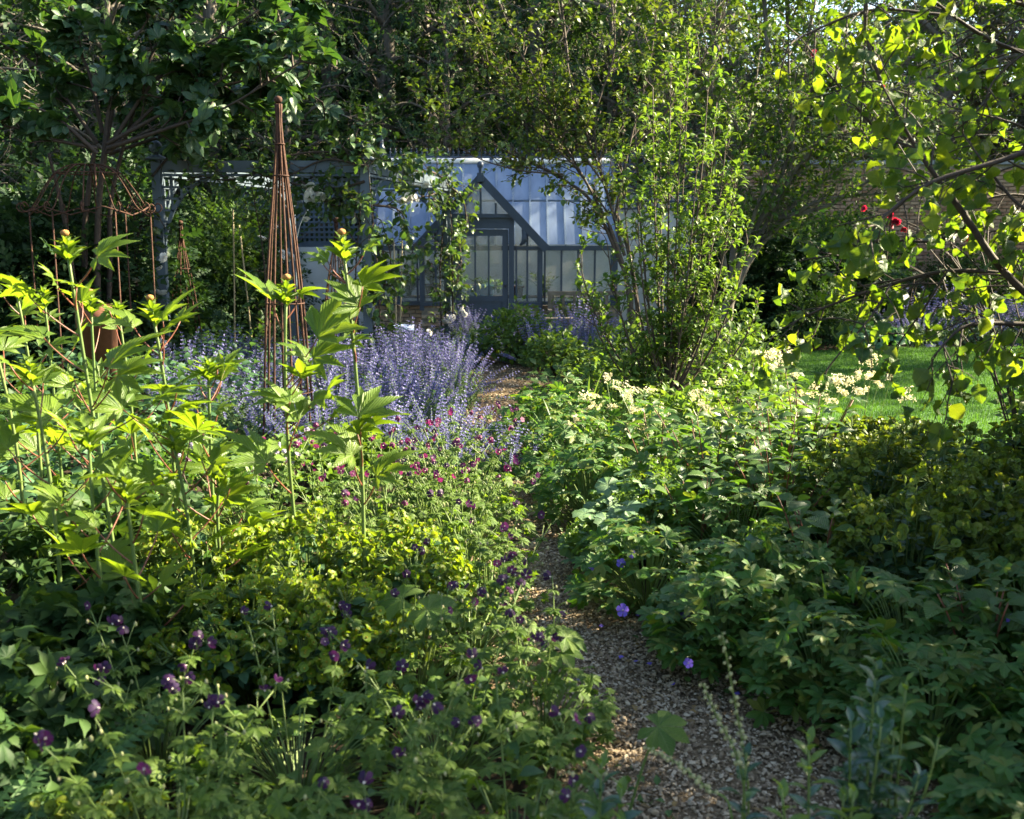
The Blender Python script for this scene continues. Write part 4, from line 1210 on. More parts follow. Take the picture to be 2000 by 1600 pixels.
# --- leaning many-stemmed tree between greenhouse and lawn
Y = 18.3
lb = [[(1440, 560), (1500, 430), (1600, 280), (1720, 120)], [(1445, 540), (1530, 420), (1640, 330), (1800, 240)], [(1430, 560), (1480, 400), (1540, 250), (1600, 60)], [(1425, 560), (1440, 380), (1470, 200), (1500, -20)],
      [(1420, 560), (1400, 380), (1390, 200), (1400, -40)], [(1460, 500), (1580, 400), (1700, 380), (1830, 370)], [(1480, 440), (1540, 350), (1560, 180), (1640, 20)], [(1440, 480), (1350, 360), (1290, 220), (1240, 60)], [(1500, 430), (1620, 400), (1720, 340), (1790, 330)], [(1540, 350), (1650, 220), (1760, 170), (1840, 150)], [(1470, 460), (1540, 300), (1540, 120), (1540, -60)], [(1440, 470), (1440, 250), (1340, 100), (1310, -60)], [(1600, 280), (1680, 250), (1740, 260), (1790, 300)], [(1500, 100), (1480, -120), (1440, -300)], [(1560, 180), (1600, -60), (1620, -260)], [(1400, 100), (1340, -80), (1280, -260)], [(1540, 50), (1530, -150), (1540, -380)], [(1430, 60), (1400, -160), (1360, -380)], [(1640, 60), (1700, -80), (1740, -180)], [(1310, 0), (1240, -150), (1180, -260)]]  # closing boughs run above the frame, added to darken what lies behind
make_tree('crab_apple_tree', 'leaning many-stemmed crab apple between the greenhouse and the lawn', (*at(1425, 640, Y)[:2], 0),
          [(pl(Y, [(1395, 700), (1420, 600), (1450, 530), (1490, 450)]), [.11, .1, .08, .06]), (pl(Y, [(1410, 700), (1425, 600), (1430, 520), (1440, 440)]), [.08, .07, .06, .05])],
          [(pl(Y, p, random.uniform(-1.5, 1.5)), [.045, .026, .008]) for p in lb], dict(n1=9.5, len1=.9, n2=3, len2=.4, nl=6, up=.05, t0=.12, r1=.01, r2=.004), 'simple', 'crab', 'bark', .125, 0, lf=dict(spread=.9, up=.1, hang=.1, tilt=.45))
# dense dark climber against the wall under the crab apple, and a dark shrub at the far right
def shrub(name, label, base, r, h, n, key, mat, size, limit=0, cat='shrub', group=None, uv=False, z0=.15, lean=(0, 0)):
    t = thing(name, label, cat, (*base[:2], 0), 0, group)
    d = norm(rvec(n) * np.array([1, 1, .9]) + np.array([0, 0, .25])); d[:, 2] = np.abs(d[:, 2])
    q = rng.uniform(.55, 1.0, n)[:, None]; lum = 1 + .16 * np.sin(d[:, :1] * 7 + d[:, 1:2] * 5) * np.cos(d[:, 2:] * 6)
    P = d * q * lum * np.array([r, r, h - z0]) + np.array([0, 0, z0]) + d[:, 2:] * np.array([lean[0], lean[1], 0])
    ns = 16; k = rng.integers(0, n, ns)
    MB().arcs(rng.normal(0, .05, (ns, 3)) * np.array([1, 1, 0]), P[k] * np.array([.4, .4, .6]), P[k] * .95, .012, .005, 4, 4).build('stem', M['twig'], t, True)
    Rm = frames(d + rvec(n, .5) + np.array([0, 0, -.15]), d * .6 + np.array([0, 0, .7]) + rvec(n, .35)) * (size * rng.uniform(.65, 1.2, n))[:, None, None]
    leaves(t, 'leaf', T[key], LM(key, mat), Rm, P, limit, M[mat], uv, 'foliage', base if len(base) == 3 else (*base, 0))
    return t
shrub('wall_shrub', 'dark dense shrub at the foot of the wall under the crab apple', (*at(1500, 600, 21.3)[:2], 0), 1.5, 2.6, 2600, 'spray', 'dark', .8)
shrub('wall_shrub', 'dark shrub against the brick wall behind the crab apple branches', (*at(1640, 600, 21.8)[:2], 0), 1.4, 2.2, 2200, 'spray', 'dark', .8)
shrub('evergreen_shrub', 'dark evergreen bush left of the pergola under the fig', (*at(40, 650, 14.8)[:2], 0), 1.6, 2.3, 2600, 'spray', 'dark', .8)
shrub('evergreen_shrub', 'dark evergreen bush behind the domed iron support', (*at(215, 650, 16.8)[:2], 0), 1.5, 3.2, 2600, 'spray', 'dark', .8)
shrub('evergreen_shrub', 'dark bush filling the space behind the fig stems', (*at(120, 650, 14.6)[:2], 0), 1.5, 2.7, 2400, 'spray', 'dark', .8)
shrub('evergreen_shrub', 'leafy bush growing under the pergola roof', (*at(430, 620, 20.8)[:2], 0), 1.3, 2.2, 2200, 'sprayfine', 'dark2', .9)

# --- tall upright pear in the middle right
Y = 11.6
b0 = at(1303, 815, Y); b0[2] = 0
pear_tops = [(1185, 470, -.3), (1215, 330, .2), (1240, 225, -.2), (1275, 170, .3), (1310, 150, -.1), (1345, 105, .1), (1385, 140, -.3), (1420, 260, .3), (1440, 330, -.2), (1130, 500, .2), (1400, 200, .0), (1330, 220, -.4), (1360, 330, -.5), (1290, 300, .5), (1150, 590, -.3), (1460, 470, .3), (1245, 400, -.5), (1480, 600, -.2), (1425, 420, -.4)]
pbs = []
for (x, y, dy) in pear_tops:
    tip = at(x, y, Y + dy); mid = b0 + (tip - b0) * np.array([.62, .6, .45]); mid2 = b0 + (tip - b0) * np.array([.88, .85, .75])
    pbs.append(([b0 + [random.uniform(-.05, .05), random.uniform(-.05, .05), .3], b0 + (tip - b0) * np.array([.3, .3, .22]), mid, mid2, tip], [.019, .015, .011, .008, .005]))
make_tree('pear_tree', 'upright feathery pear tree with many straight stems beside the path', b0,
          [([b0, b0 + [0.02, 0, .25], b0 + [.03, 0, .5]], [.07, .06, .045])], pbs, dict(n1=11, len1=.26, n2=2, len2=.13, nl=5, up=.6, t0=.06, r1=.006, r2=.003, taper=.75), 'pear', 'pear', 'pearbark', .112, 300, lf=dict(spread=.75, up=.55, tilt=.35))

# --- big-leaved apple reaching in from the right
Y = 5.0
ab = [([(2080, 640), (1960, 530), (1880, 415), (1790, 290), (1720, 160)], 0, .02), ([(1720, 160), (1690, 60), (1692, -60)], 0, .009), ([(1694, -40), (1690, 80), (1680, 250)], .1, .006),
      ([(2080, 270), (1950, 315), (1818, 357), (1730, 420), (1700, 455)], -.3, .013), ([(2080, 560), (1960, 535), (1850, 530), (1740, 555), (1600, 605), (1515, 650)], .3, .013),
      ([(2080, 640), (1960, 632), (1880, 640), (1820, 700)], -.2, .013), ([(1900, 434), (1830, 470), (1760, 470), (1660, 470)], .4, .009), ([(2080, 120), (1960, 90), (1860, 30), (1780, -40)], .2, .012),
      ([(2080, 200), (1990, 170), (1900, 130), (1840, 90)], .5, .01), ([(1790, 290), (1720, 260), (1640, 170), (1560, 70)], .2, .007), ([(1740, 555), (1700, 620), (1640, 690)], 0, .006), ([(1850, 530), (1800, 610), (1740, 690)], .2, .006),
      ([(1880, 640), (1870, 700), (1850, 790)], 0, .006), ([(2060, 430), (1990, 400), (1930, 330), (1880, 260)], -.2, .009), ([(2080, 480), (2000, 470), (1950, 450), (1900, 470)], .5, .008),
      ([(2060, 300), (2000, 250), (1940, 230), (1860, 210)], .5, .008), ([(1690, 560), (1650, 540), (1620, 500)], .2, .005), ([(1818, 357), (1760, 400), (1640, 500)], .3, .006), ([(1850, 30), (1700, 20), (1570, 70), (1540, 90)], .3, .008), ([(2090, 20), (2000, 10), (1900, -30)], 0, .012), ([(2090, 90), (2010, 100), (1940, 160), (1920, 220)], .1, .008), ([(2090, 720), (2000, 700), (1930, 690)], .4, .008), ([(2080, 400), (1980, 380), (1900, 400), (1840, 460)], .6, .008), ([(2080, 60), (1990, 40), (1930, 90)], .4, .008), ([(2080, 340), (2000, 330), (1950, 300)], .1, .008), ([(1980, 640), (1900, 610), (1830, 600)], .2, .006), ([(1760, 545), (1680, 560), (1620, 570)], .5, .005)]
make_tree('apple_tree', 'large-leaved apple boughs glowing yellow green at the right edge', (3.35, 5.2, 0),
          [([(3.35, 5.2, 0), (3.3, 5.2, .9), (3.1, 5.15, 1.45), tuple(at(2080, 640, 5.0))], [.14, .12, .09, .05]), ([(3.2, 5.2, 1.2), (3.0, 5.1, 2.0), tuple(at(2080, 270, 5.0)), (2.6, 5, 3.2)], [.07, .06, .05, .03])],
          [(pl(Y + d, p, random.uniform(-.25, .25)), [r, r * .75, .0035]) for p, d, r in ab] +
          [([(3.2, 5.2, 2.6), (3.3, 6.0, 3.7), (x, y, z)], [.04, .025, .008]) for x, y, z in ((2.75, 4.3, 2.2), (3.0, 4.0, 2.7), (3.6, 4.2, 2.4), (3.3, 3.8, 1.9))], dict(n1=14.5, len1=.3, n2=1, len2=.13, nl=4, up=-.05, t0=.05, r1=.004, r2=.0025, grav=.6), 'apple', 'apple', 'twig', .094, 300, uv=True, lf=dict(spread=.8, up=0, hang=.75, tilt=.9))  # these extra boughs are off-frame, added to shade the front bed
# unseen trees added outside the frame to shade the near beds and lawn
def added_shade_tree(label, base, H, R, zl, n1=2.2, nb=18, size=1.0):
    bo = []
    for i in range(nb):
        f = (i + .5) / nb; a = i * 2.4; z = zl + (H - zl) * f * .9; rr = R * math.sin(math.pi * (.2 + .75 * f)) ** .6
        bo.append(([(base[0], base[1], z - .3), (base[0] + rr * .5 * math.cos(a), base[1] + rr * .5 * math.sin(a), z + .1), (base[0] + rr * math.cos(a), base[1] + rr * math.sin(a), z + .2)], [.05, .03, .01]))
    make_tree('added_shade_tree', label, (*base, 0), [([(*base, 0), (*base, zl), (*base, H * .9)], [.2, .16, .03])], bo, dict(n1=n1, len1=1.0, n2=2, len2=.5, nl=3, up=.1, t0=.1, r1=.015, r2=.007), 'sprayfine', 'crab', 'bark', size, 0, lf=dict(spread=.8, up=.1, tilt=.45))
added_shade_tree('unseen wide tree added to shade the near right bed', (8.0, 4.2), 6.5, 3.0, 1.8, 2.6)
added_shade_tree('unseen round-headed tree added to shade the lawn', (12.9, 18.6), 9.0, 3.6, 1.5, 2.8)

shrub('added_shade_shrub', 'tall leafy shrub beside the right bed next to the apple', (4.5, 6.2, 0), 1.3, 2.5, 2300, 'sprayfine', 'crab', .8)  # shrubs from here on are added off-frame to shade the near beds
shrub('added_shade_shrub', 'tall leafy shrub standing near the apple trunk', (4.5, 4.7, 0), 1.2, 2.4, 2000, 'sprayfine', 'crab', .8)
shrub('added_shade_shrub', 'off-frame lower shrub added to shade the right spurges', (4.7, 7.7, 0), .95, 2.0, 1500, 'sprayfine', 'crab', .7)
shrub('added_shade_shrub', 'tallest leafy shrub closest to the picture bottom beyond the right edge', (3.45, 3.9, 0), .95, 3.6, 2200, 'sprayfine', 'crab', .7)

# =================================================================== climbing roses on the pergola
fl_rose = [MB().tpl(t).mesh('rose_flower', M['white'], True) for t in T['rose']]
def rose(label, base, paths, n1=9, nl=4, limit=100, flowers=()):
    base = np.asarray(base, float)
    t = thing('climbing_rose', label, 'rose', base, 0, 'climbing roses on the pergola')
    mb = MB(); loc = [np.asarray(p, float) - base for p in paths]
    for p in loc:
        mb.poly(p, [.02, .012, .005], 5, 4)
    mb.build('cane', M['twig'], t, True)
    tm, P, tg = branchify(loc, n1 * 1.9, .42, 2, .22, nl, up=.05, t0=.03, r1=.006, r2=.003, grav=.35)
    tm.build('shoots', M['twig'], t, True, kind='stuff')
    Rm = leaf_frames(P, tg, .14, .9, .05, .2, .5)
    leaves(t, 'leaf', T['amel'], LM('amel', 'roseleaf'), Rm, P, limit, M['roseleaf'], False, 'foliage', base)
    for i, (x, y, Y, s) in enumerate(flowers):
        for q in range(3 if s > .12 else 1):
            obj('rose_flower', fl_rose[(i + q) % 2], t, m4(frames(np.array([[rng.normal(0, .5), -1.0, .35]]), rvec(1))[0] @ np.eye(3) * s * 1.25 * (.75 if q else 1), at(x, y, Y) - base + rng.normal(0, s * .45, 3) * (q > 0)))
    return t
zt_ = ZT + .02
rose('white climbing rose twining up the left pergola post', (xl - .2, PF - .15, 0),
     [[(xl - .2, PF - .15, 0), (xl - .3, PF - .1, 1.2), (xl - .3, PF - .12, 2.2), (xl - .15, PF - .1, 2.95)], [(xl - .2, PF - .15, 0), (xl - .35, PF - .1, 1.0), (xl - .3, PF, 1.9), (xl - .38, PF, 2.6)], [(xl - .1, PF - .1, 2.7), (xl + .3, PF - .05, 3.08), (xl + .8, PF - .05, 2.92)], [(xl - .3, PF, 2.0), (xl - .1, PF - .1, 2.4), (xl + .1, PF - .1, 2.1)]],
     4.2, 4, 120, [(317, 503, 14.2, .1), (315, 568, 14.2, .11), (265, 550, 14.3, .08), (318, 670, 14.2, .09), (343, 708, 14.2, .09), (310, 522, 14.2, .07)])
rose('dense rambling rose smothering the middle pergola post and beam', (xm + .1, PF + .2, 0),
     [[(xm + .1, PF + .2, 0), (xm + .15, PF + .0, 1.2), (xm + .1, PF - .1, 2.2), (xm + .05, PF - .1, 2.95)], [(xm - .1, PF + .2, 0), (xm - .15, PF - .1, 1.3), (xm - .05, PF - .12, 2.4)], [(xm, PF - .1, 2.9), (xm - .5, PF - .1, 2.98), (xm - 1.1, PF - .08, 2.75), (xm - 1.5, PF - .05, 2.9)], [(xm, PF - .1, 2.7), (xm - .4, PF, 2.6), (xm - .9, PF, 2.5)], [(xm, PF, 3.0), (xm + .05, PF + .8, 3.05), (xm + .25, PF + 1.8, 2.95)], [(xm + .1, PF, 2.4), (xm + .45, PF + .2, 2.3), (xm + .6, PF + .3, 1.7)], [(xm, PF, 2.9), (xm - .1, PF - .1, 3.3), (xm + .1, PF, 3.5)], [(xm, PF + .1, 1.0), (xm + .3, PF + .1, 1.6), (xm + .2, PF, 2.2)]],
     7, 4, 180, [(612, 382, 14.3, .19), (535, 445, 15.0, .08), (514, 462, 15.4, .11), (566, 503, 14.6, .13), (830, 360, 15.8, .09)])
rose('bushy climbing rose covering the far pergola post and arch', (xr + .1, PB - .2, 0),
     [[(xr + .1, PB - .2, 0), (xr + .1, PB - .15, 1.2), (xr + .08, PB - .15, 2.3), (xr, PB - .1, 3.0)], [(xr - .1, PB - .1, 0), (xr - .12, PB - .15, 1.4), (xr, PB - .2, 2.6)], [(xr, PB - .1, 2.95), (xr - .2, PB - 1.0, 3.05), (xr - .4, PB - 2.2, 2.95), (xr - .55, PB - 3.2, 3.0)], [(xr, PB - .1, 2.9), (xr - .15, PB - .8, 2.7), (xr - .3, PB - 1.8, 2.6)], [(xr, PB - .1, 2.9), (xr + .3, PB - .1, 2.6), (xr + .35, PB, 2.0)], [(xr + .05, PB - .1, 1.0), (xr + .25, PB - .1, 1.4), (xr + .2, PB - .1, 2.1)], [(xr - .1, PB, 3.0), (xr - .6, PB, 3.05), (xr - 1.3, PB, 2.9)]],
     5.5, 4, 180, [(792, 385, 17.0, .16), (873, 625, 18.9, .13), (900, 602, 18.9, .09), (908, 612, 18.9, .1), (874, 492, 18.9, .08), (815, 387, 17.5, .1), (838, 650, 18.6, .09)])
rose('rambling rose trailing along the front pergola beam', (xl + 1.25, PF + .5, 0),
     [[(xl + 1.25, PF + .5, 0), (xl + 1.3, PF + .3, 1.6), (xl + 1.2, PF + .1, 2.75)], [(xl + 1.2, PF, 2.85), (xl + 1.7, PF - .1, 2.7), (xl + 2.2, PF - .08, 2.6), (xl + 2.7, PF - .08, 2.55)], [(xl + 1.6, PF - .05, 3.0), (xl + 2.1, PF - .05, 3.08), (xl + 2.7, PF - .05, 3.05)], [(xl + 1.3, PF - .05, 2.8), (xl + .9, PF - .05, 2.72), (xl + .5, PF - .05, 2.8)], [(xl + 1.9, PF, 2.7), (xl + 2.3, PF, 2.4), (xl + 2.6, PF, 2.45)]],
     7, 4, 110, [(700, 395, 14.3, .08), (560, 350, 14.3, .07), (640, 345, 14.3, .08), (598, 430, 14.3, .08)])
shrub('climbing_shrub', 'dark leafy climber on the pale wall behind the trellis screen', (-5.75, 22.2), 1.45, 3.1, 2600, 'sprayfine', 'dark2', .9)

# =================================================================== catmint
def catmint_spike(seed, H=.62):
    r = np.random.default_rng(seed); mb = MB()
    b = r.normal(0, .09, 2)
    P0, C, P2 = np.zeros((1, 3)), np.array([[b[0] * .3, b[1] * .3, H * .55]]), np.array([[b[0], b[1], H]])
    mb.arcs(P0, C, P2, .004, .002, 3, 3, 0)
    f = np.linspace(.12, .62, 14); B = bez(P0, C, P2, f[:, None])
    d = rvec(14) * np.array([1, 1, .2]) + np.array([0, 0, .25])
    mb.tpl(simple_leaf(.3, .3, .2), frames(d, np.array([0, 0, 1.0]) + rvec(14, .2)) * (.066 * (1.2 - f))[:, None, None], B, 0)
    q = Tpl([(-.35, .2, 0), (0, 0, 0), (.35, .2, 0), (.25, .8, .25), (-.25, .8, .25), (0, .6, -.2)], [(0, 1, 3, 4), (1, 2, 3), (0, 1, 5)])
    for i, w in enumerate(np.linspace(.58, 1, 8)):
        k = 5 if i < 6 else 3
        B = np.repeat(bez(P0, C, P2, np.array([[w]])), k, 0)
        th = np.arange(k) * 2 * np.pi / k + i
        d = np.column_stack([np.cos(th), np.sin(th), r.uniform(-.1, .6, k)])
        mb.tpl(q, frames(d, np.array([0, 0, 1.0]) + rvec(k, .3)) * (.025 * (1.25 - .5 * w))[None, None] * np.ones((k, 1, 1)), B + d * .004, 1)
    return mb_tpl(mb)
SPK = [catmint_spike(s) for s in range(4)]
def catmint_proto(ns, spread, hmin, hmax, thick=1.0):
    t = thing('catmint', 'mauve blue catmint clump in the hazy drift beside the path', 'catmint', (0, 0, 0), 0, 'catmint clumps in the drift')
    r_ = spread * np.sqrt(rng.uniform(0, 1, ns)); th = rng.uniform(0, 6.28, ns)
    P = np.column_stack([r_ * np.cos(th), r_ * np.sin(th), np.zeros(ns)])
    lean = P * np.array([.75, .75, 0]) / spread + np.array([0, 0, 1.0]) + rvec(ns, .12)
    h = rng.uniform(hmin, hmax, ns) / .62
    Rz = frames(rvec(ns), lean)  # z along lean
    Rm = Rz * h[:, None, None] * np.array([thick, thick, 1.0])
    fo, fl = MB(), MB()
    for j in range(4):
        sel = np.arange(ns) % 4 == j
        s = SPK[j]
        for mb, m in ((fo, 0), (fl, 1)):
            keep = np.where(s.mi == m)[0]
            st = np.concatenate([[0], np.cumsum(s.sizes)[:-1]])
            F = [tuple(s.loops[st[i]:st[i] + s.sizes[i]]) for i in keep]
            mb.tpl(Tpl(s.V, F), Rm[sel], P[sel] * .45)
    # low leafy mound
    n = 260; d = norm(rvec(n)); d[:, 2] = np.abs(d[:, 2])
    Pm = d * rng.uniform(.5, 1, (n, 1)) * np.array([spread, spread, hmin * .75])
    fo.tpl(simple_leaf(.32, .3, .2), frames(d + rvec(n, .5), d + np.array([0, 0, .6])) * (.055 * rng.uniform(.7, 1.2, n))[:, None, None], Pm)
    fo.build('foliage', M['catleaf'], t); fl.build('flower_spikes', M['catflower'], t)
    return t
cps = [catmint_proto(62, .5, .42, .70), catmint_proto(54, .46, .5, .84), catmint_proto(46, .42, .35, .62)]
drift = []
for Yv in np.arange(9.0, 18.2, .62):
    xL = np.interp(Yv, [9, 10.5, 12, 14, 16, 18], [-1.2, -2.6, -3.7, -4.0, -3.4, -2.6]); xR = np.interp(Yv, [9, 11, 13, 15, 16.5, 18], [-.5, -.52, -.6, -.8, -.75, -1.0])
    for xv in np.arange(xL, xR + .01, .62):
        drift.append((xv + random.uniform(-.16, .16), Yv + random.uniform(-.18, .18), random.uniform(.8, 1.12) * (.72 if Yv > 15.2 else 1)))
far = [(x + random.uniform(-.12, .12), y + random.uniform(-.15, .15), random.uniform(.85, 1.15)) for y in (16.4, 17.1, 17.9, 18.7) for x in np.arange(.55 - (y > 17) * .3, 1.7, .5)] + [(-.75, 18.9, 1.0), (-.35, 18.6, .9), (-.95, 19.4, .9)]
used = [0, 0, 0]
LABF = 'mauve blue catmint clump in the bed right under the greenhouse windows'
for lst, lab, grp in ((drift, None, None), (far, LABF, 'catmint clumps below the greenhouse')):
    for i, (x, y, s) in enumerate(lst):
        k = random.randrange(3); rz = random.uniform(0, 6.28)
        if not used[k]:
            c = cps[k]; c.location = (x, y, 0); c.rotation_euler = (0, 0, rz); c.scale = (s, s, s); used[k] = 1
        else:
            c = copy_tree(cps[k], (x, y, 0), rz, s)
        if lab:
            c['label'] = lab; c['group'] = grp
        else:
            side = 'on the path side' if x > np.interp(y, [9, 18], [-1.5, -2.0]) else 'on the obelisk side' if x > -3.0 else 'at the far left'
            band = 'front' if y < 11 else 'middle' if y < 14 else 'rear'
            c['label'] = 'mauve blue catmint clump in the %s of the drift %s' % (band, side); c['group'] = 'catmint in the %s of the drift %s' % (band, side)
c = copy_tree(cps[1], (-.02, 8.75, 0), 1, .62, 'small stray catmint clump leaning over the gravel bend')
shrub('leafy_perennial', 'fresh green bushy perennial among the far catmint', (*at(1010, 690, 16.9)[:2], 0), .72, .92, 1500, 'amel', 'pear', .12, 60)
shrub('leafy_perennial', 'low bright green clump with orange blooms beside the far path', (*at(1085, 715, 15.5)[:2], 0), .5, .62, 700, 'amel', 'pear', .12, 60)

# =================================================================== tall palmate-leaved plants
flbud = MB().lathe([(0, -.3), (.38, -.15), (.5, .1), (.4, .35), (0, .48)], n=9).mesh('flower_bud', M['bud'], True)
def palmate_plant(label, base, tip, spec, nrand=0, smin=.16, smax=.26, seed=0, zlow=.35, bud=True, group='tall palmate plants', mid=None):
    """spec: (px, py, depth, size, heading) of the blades that stand out; heading in degrees from +X, counter-clockwise seen from above"""
    r = random.Random(seed); base = np.asarray(base, float); tip = np.asarray(tip, float)
    t = thing('palmate_plant', label, 'plant', base, 0, group)
    tl = tip - base
    C = tl * np.array([.5, .5, .5]) + (np.array(mid) if mid is not None else np.array([r.uniform(-.06, .06), 0, 0]))
    C = C + np.array([r.uniform(-.1, .1), r.uniform(-.08, .08), 0])
    P0 = np.zeros(3)
    MB().arcs(P0, C, tl, .011, .007, 8, 7).build('stem', M['stemgreen'], t, True)
    me, ms = LM('palm', 'palm'), LM('palmsmall', 'palm')
    items = []
    for (x, y, Y, s, hd) in spec:
        items.append((at(x, y, Y) - base, s, R_(hd)))
    for i in range(nrand):
        f = zlow / max(tl[2], .1) + (1 - zlow / max(tl[2], .1)) * (i + .5) / nrand * .97
        p = bez(P0, C, tl, f); a = i * 2.4 + r.uniform(-.4, .4); s = (smax + (smin - smax) * f ** 2) * r.uniform(.85, 1.15); l = (.26 - .16 * f) * r.uniform(.8, 1.2)
        items.append((p + np.array([math.cos(a) * l, math.sin(a) * l, l * .75]), s, a))
    for ii, (p, s, a) in enumerate(items):
        z = max(.05, p[2] - (.55 * s + .05)); f = min(.96, max(.03, z / tl[2]))
        q = bez(P0, C, tl, np.array(f))
        MB().arcs(q, (q + p) / 2 + np.array([math.cos(a), math.sin(a), 0]) * .02 - [0, 0, .01], p, .0042, .003, 4, 5).build('petiole', M['stemred'], t, True)
        el = r.uniform(.1, .85)
        d = np.array([[math.cos(a), math.sin(a) * .7, el]]); n = np.array([[-math.cos(a) * .3, r.choice((-.55, -.3, .35)), .95]]) + rng.normal(0, .18, (1, 3))
        obj('leaf', me[r.randrange(6)], t, m4(frames(d, n)[0] * s * (1.08 if ii < len(spec) else .86), p))
    for i in range(9):
        a = i * 2.4; f = 1 - .012 * i * (1.2 / max(tl[2], .5)) - .01; q = bez(P0, C, tl, np.array(f))
        d = np.array([[math.cos(a) * .8, math.sin(a) * .8, .75]])
        obj('top_leaf', ms[i % 3], t, m4(frames(d, np.array([[-d[0, 0] * .7, -d[0, 1] * .7, .9]]))[0] * (.055 + .011 * i) * r.uniform(.8, 1.2), q))
    if bud:
        obj('flower_bud', flbud, t, m4(np.eye(3) * .042, tl + [0, 0, .012]))
def gb(px, Y):
    return (at(px, 460, Y)[0], Y, 0)
palmate_plant('tallest left palmate plant topped by a russet bud', gb(205, 5.0), at(127, 462, 5.0),
    [(190, 500, 4.95, .19, 5), (62, 585, 4.9, .24, 175), (212, 718, 4.85, .30, 50), (230, 735, 5.0, .22, -20), (100, 815, 4.85, .27, 165), (85, 660, 5.0, .22, 190), (150, 560, 5.0, .13, -100), (118, 870, 4.9, .24, -120), (300, 790, 4.9, .24, 20), (160, 590, 5.1, .12, 60)], 3, .14, .22, 1, .4, True, mid=(.05, 0, 0))
palmate_plant('palmate plant with a russet bud right of the tallest left one', gb(298, 5.3), at(293, 588, 5.3),
    [(318, 625, 5.2, .21, 25), (315, 655, 5.25, .19, 0), (262, 640, 5.3, .17, 190), (345, 755, 5.2, .17, 10), (330, 820, 5.2, .26, -30), (240, 800, 5.2, .22, 200), (360, 860, 5.2, .25, 15)], 4, .14, .24, 2)
palmate_plant('slim short palmate shoot standing alone before the catmint', gb(400, 5.2), at(407, 700, 5.2),
    [(425, 720, 5.2, .1, 30), (388, 742, 5.2, .11, 170), (432, 745, 5.2, .11, -10), (385, 800, 5.2, .1, 190), (425, 800, 5.2, .09, 0)], 4, .16, .24, 3, .3, False)
palmate_plant('leafy palmate plant standing before the tall obelisk', gb(588, 5.1), at(560, 548, 5.1),
    [(532, 588, 5.05, .2, 150), (585, 575, 5.15, .12, 20), (620, 660, 4.95, .30, 25), (612, 700, 5.05, .21, -15), (600, 705, 5.0, .16, 200), (566, 785, 4.95, .24, 140), (585, 820, 5.0, .22, 175), (520, 905, 4.85, .27, 160), (640, 770, 5.1, .16, -60), (590, 740, 4.95, .15, -90), (650, 815, 5.0, .14, 15)], 1, .14, .22, 4, .5, True, mid=(-.04, 0, 0))
palmate_plant('palmate plant with a fat green bud before the lesser obelisk', gb(690, 5.0), at(667, 460, 5.0),
    [(708, 560, 4.95, .2, 15), (704, 598, 5.0, .2, 170), (712, 490, 5.0, .11, 0), (640, 510, 5.0, .1, 180), (700, 815, 4.9, .24, 70), (698, 848, 4.95, .24, -10), (690, 640, 5.05, .12, 190), (630, 515, 5.0, .08, 200), (690, 890, 4.9, .23, 195), (735, 930, 4.9, .22, 10), (688, 670, 5.0, .1, -30)], 0, .14, .22, 5, .5, True, mid=(.05, 0, 0))
for i, (px, top, Y, lab) in enumerate([(35, 545, 6.0, 'palmate plant at the far left behind the tallest one'), (92, 560, 6.3, 'palmate plant peeping out behind the tallest left stem'), (185, 575, 6.2, 'bud-topped palmate plant between the two tall left stems'), (-20, 620, 5.2, 'palmate plant cut by the left picture edge'), (235, 590, 6.4, 'smaller palmate plant behind the second left stem'), (60, 700, 4.7, 'leafy palmate plant low at the left edge'), (180, 830, 4.4, 'shaded palmate plant at the foot of the tallest left stem'), (340, 840, 4.8, 'leafy palmate plant low beside the shorter shoot'), (440, 900, 5.0, 'half hidden palmate plant among the dusky cranesbills'), (250, 930, 4.3, 'palmate plant in shade above the yellow spurge')]):
    palmate_plant(lab, gb(px, Y), at(px - 8, top, Y), [], 8, .15, .24, 20 + i, .3, i == 2, )

# =================================================================== cranesbills
def dome(n, r, h, zlow=.1, fill=.75):
    d = norm(rvec(n) * np.array([1, 1, .8]) + np.array([0, 0, .3])); d[:, 2] = np.abs(d[:, 2])
    return d, d * rng.uniform(fill, 1.03, (n, 1)) * np.array([r, r, h - zlow]) + np.array([0, 0, zlow])
def crane_leaves(t, base, n, r, h, key, mat, size, limit, stem=True, fill=.72):
    d, P = dome(n, r, h, .12, fill)
    P = P + np.array([0, 0, 1]) * rng.normal(0, .025, (n, 1))
    out = d * np.array([1, 1, 0]) + rvec(n, .35) * np.array([1, 1, .2]) + np.array([0, 0, .02])
    nn = d * np.array([.9, .9, .4]) + np.array([0, -.12, .6]) + rvec(n, .34)
    sz = size * rng.uniform(.55, 1.25, n)
    leaves(t, 'leaf', T[key], LM(key, mat), frames(out, nn) * sz[:, None, None], P, limit, M[mat], True, 'foliage', base)
    if stem:
        P0 = P * np.array([.12, .12, 0])
        MB().arcs(P0, P * np.array([.45, .45, .75]), P, .0035, .0022, 4, 3).build('stem', M['stemgreen'], t)
fl_dusky = [MB().tpl(t).mesh('flower', [M['dusky'], M['stamen']], True) for t in T['gerflower']]
fl_mag = [MB().tpl(t).mesh('flower', [M['magenta'], M['stamen']], True) for t in T['gerflower']]
fl_violet = [MB().tpl(flower5(.25, .5, .3)).mesh('flower', [M['violet'], M['stamen']], True)]
fl_mauve = [MB().tpl(t).mesh('flower', [M['mauve'], M['stamen']], True) for t in T['gerflower']]
bud_t = lump(5, 1.0, 1.7)
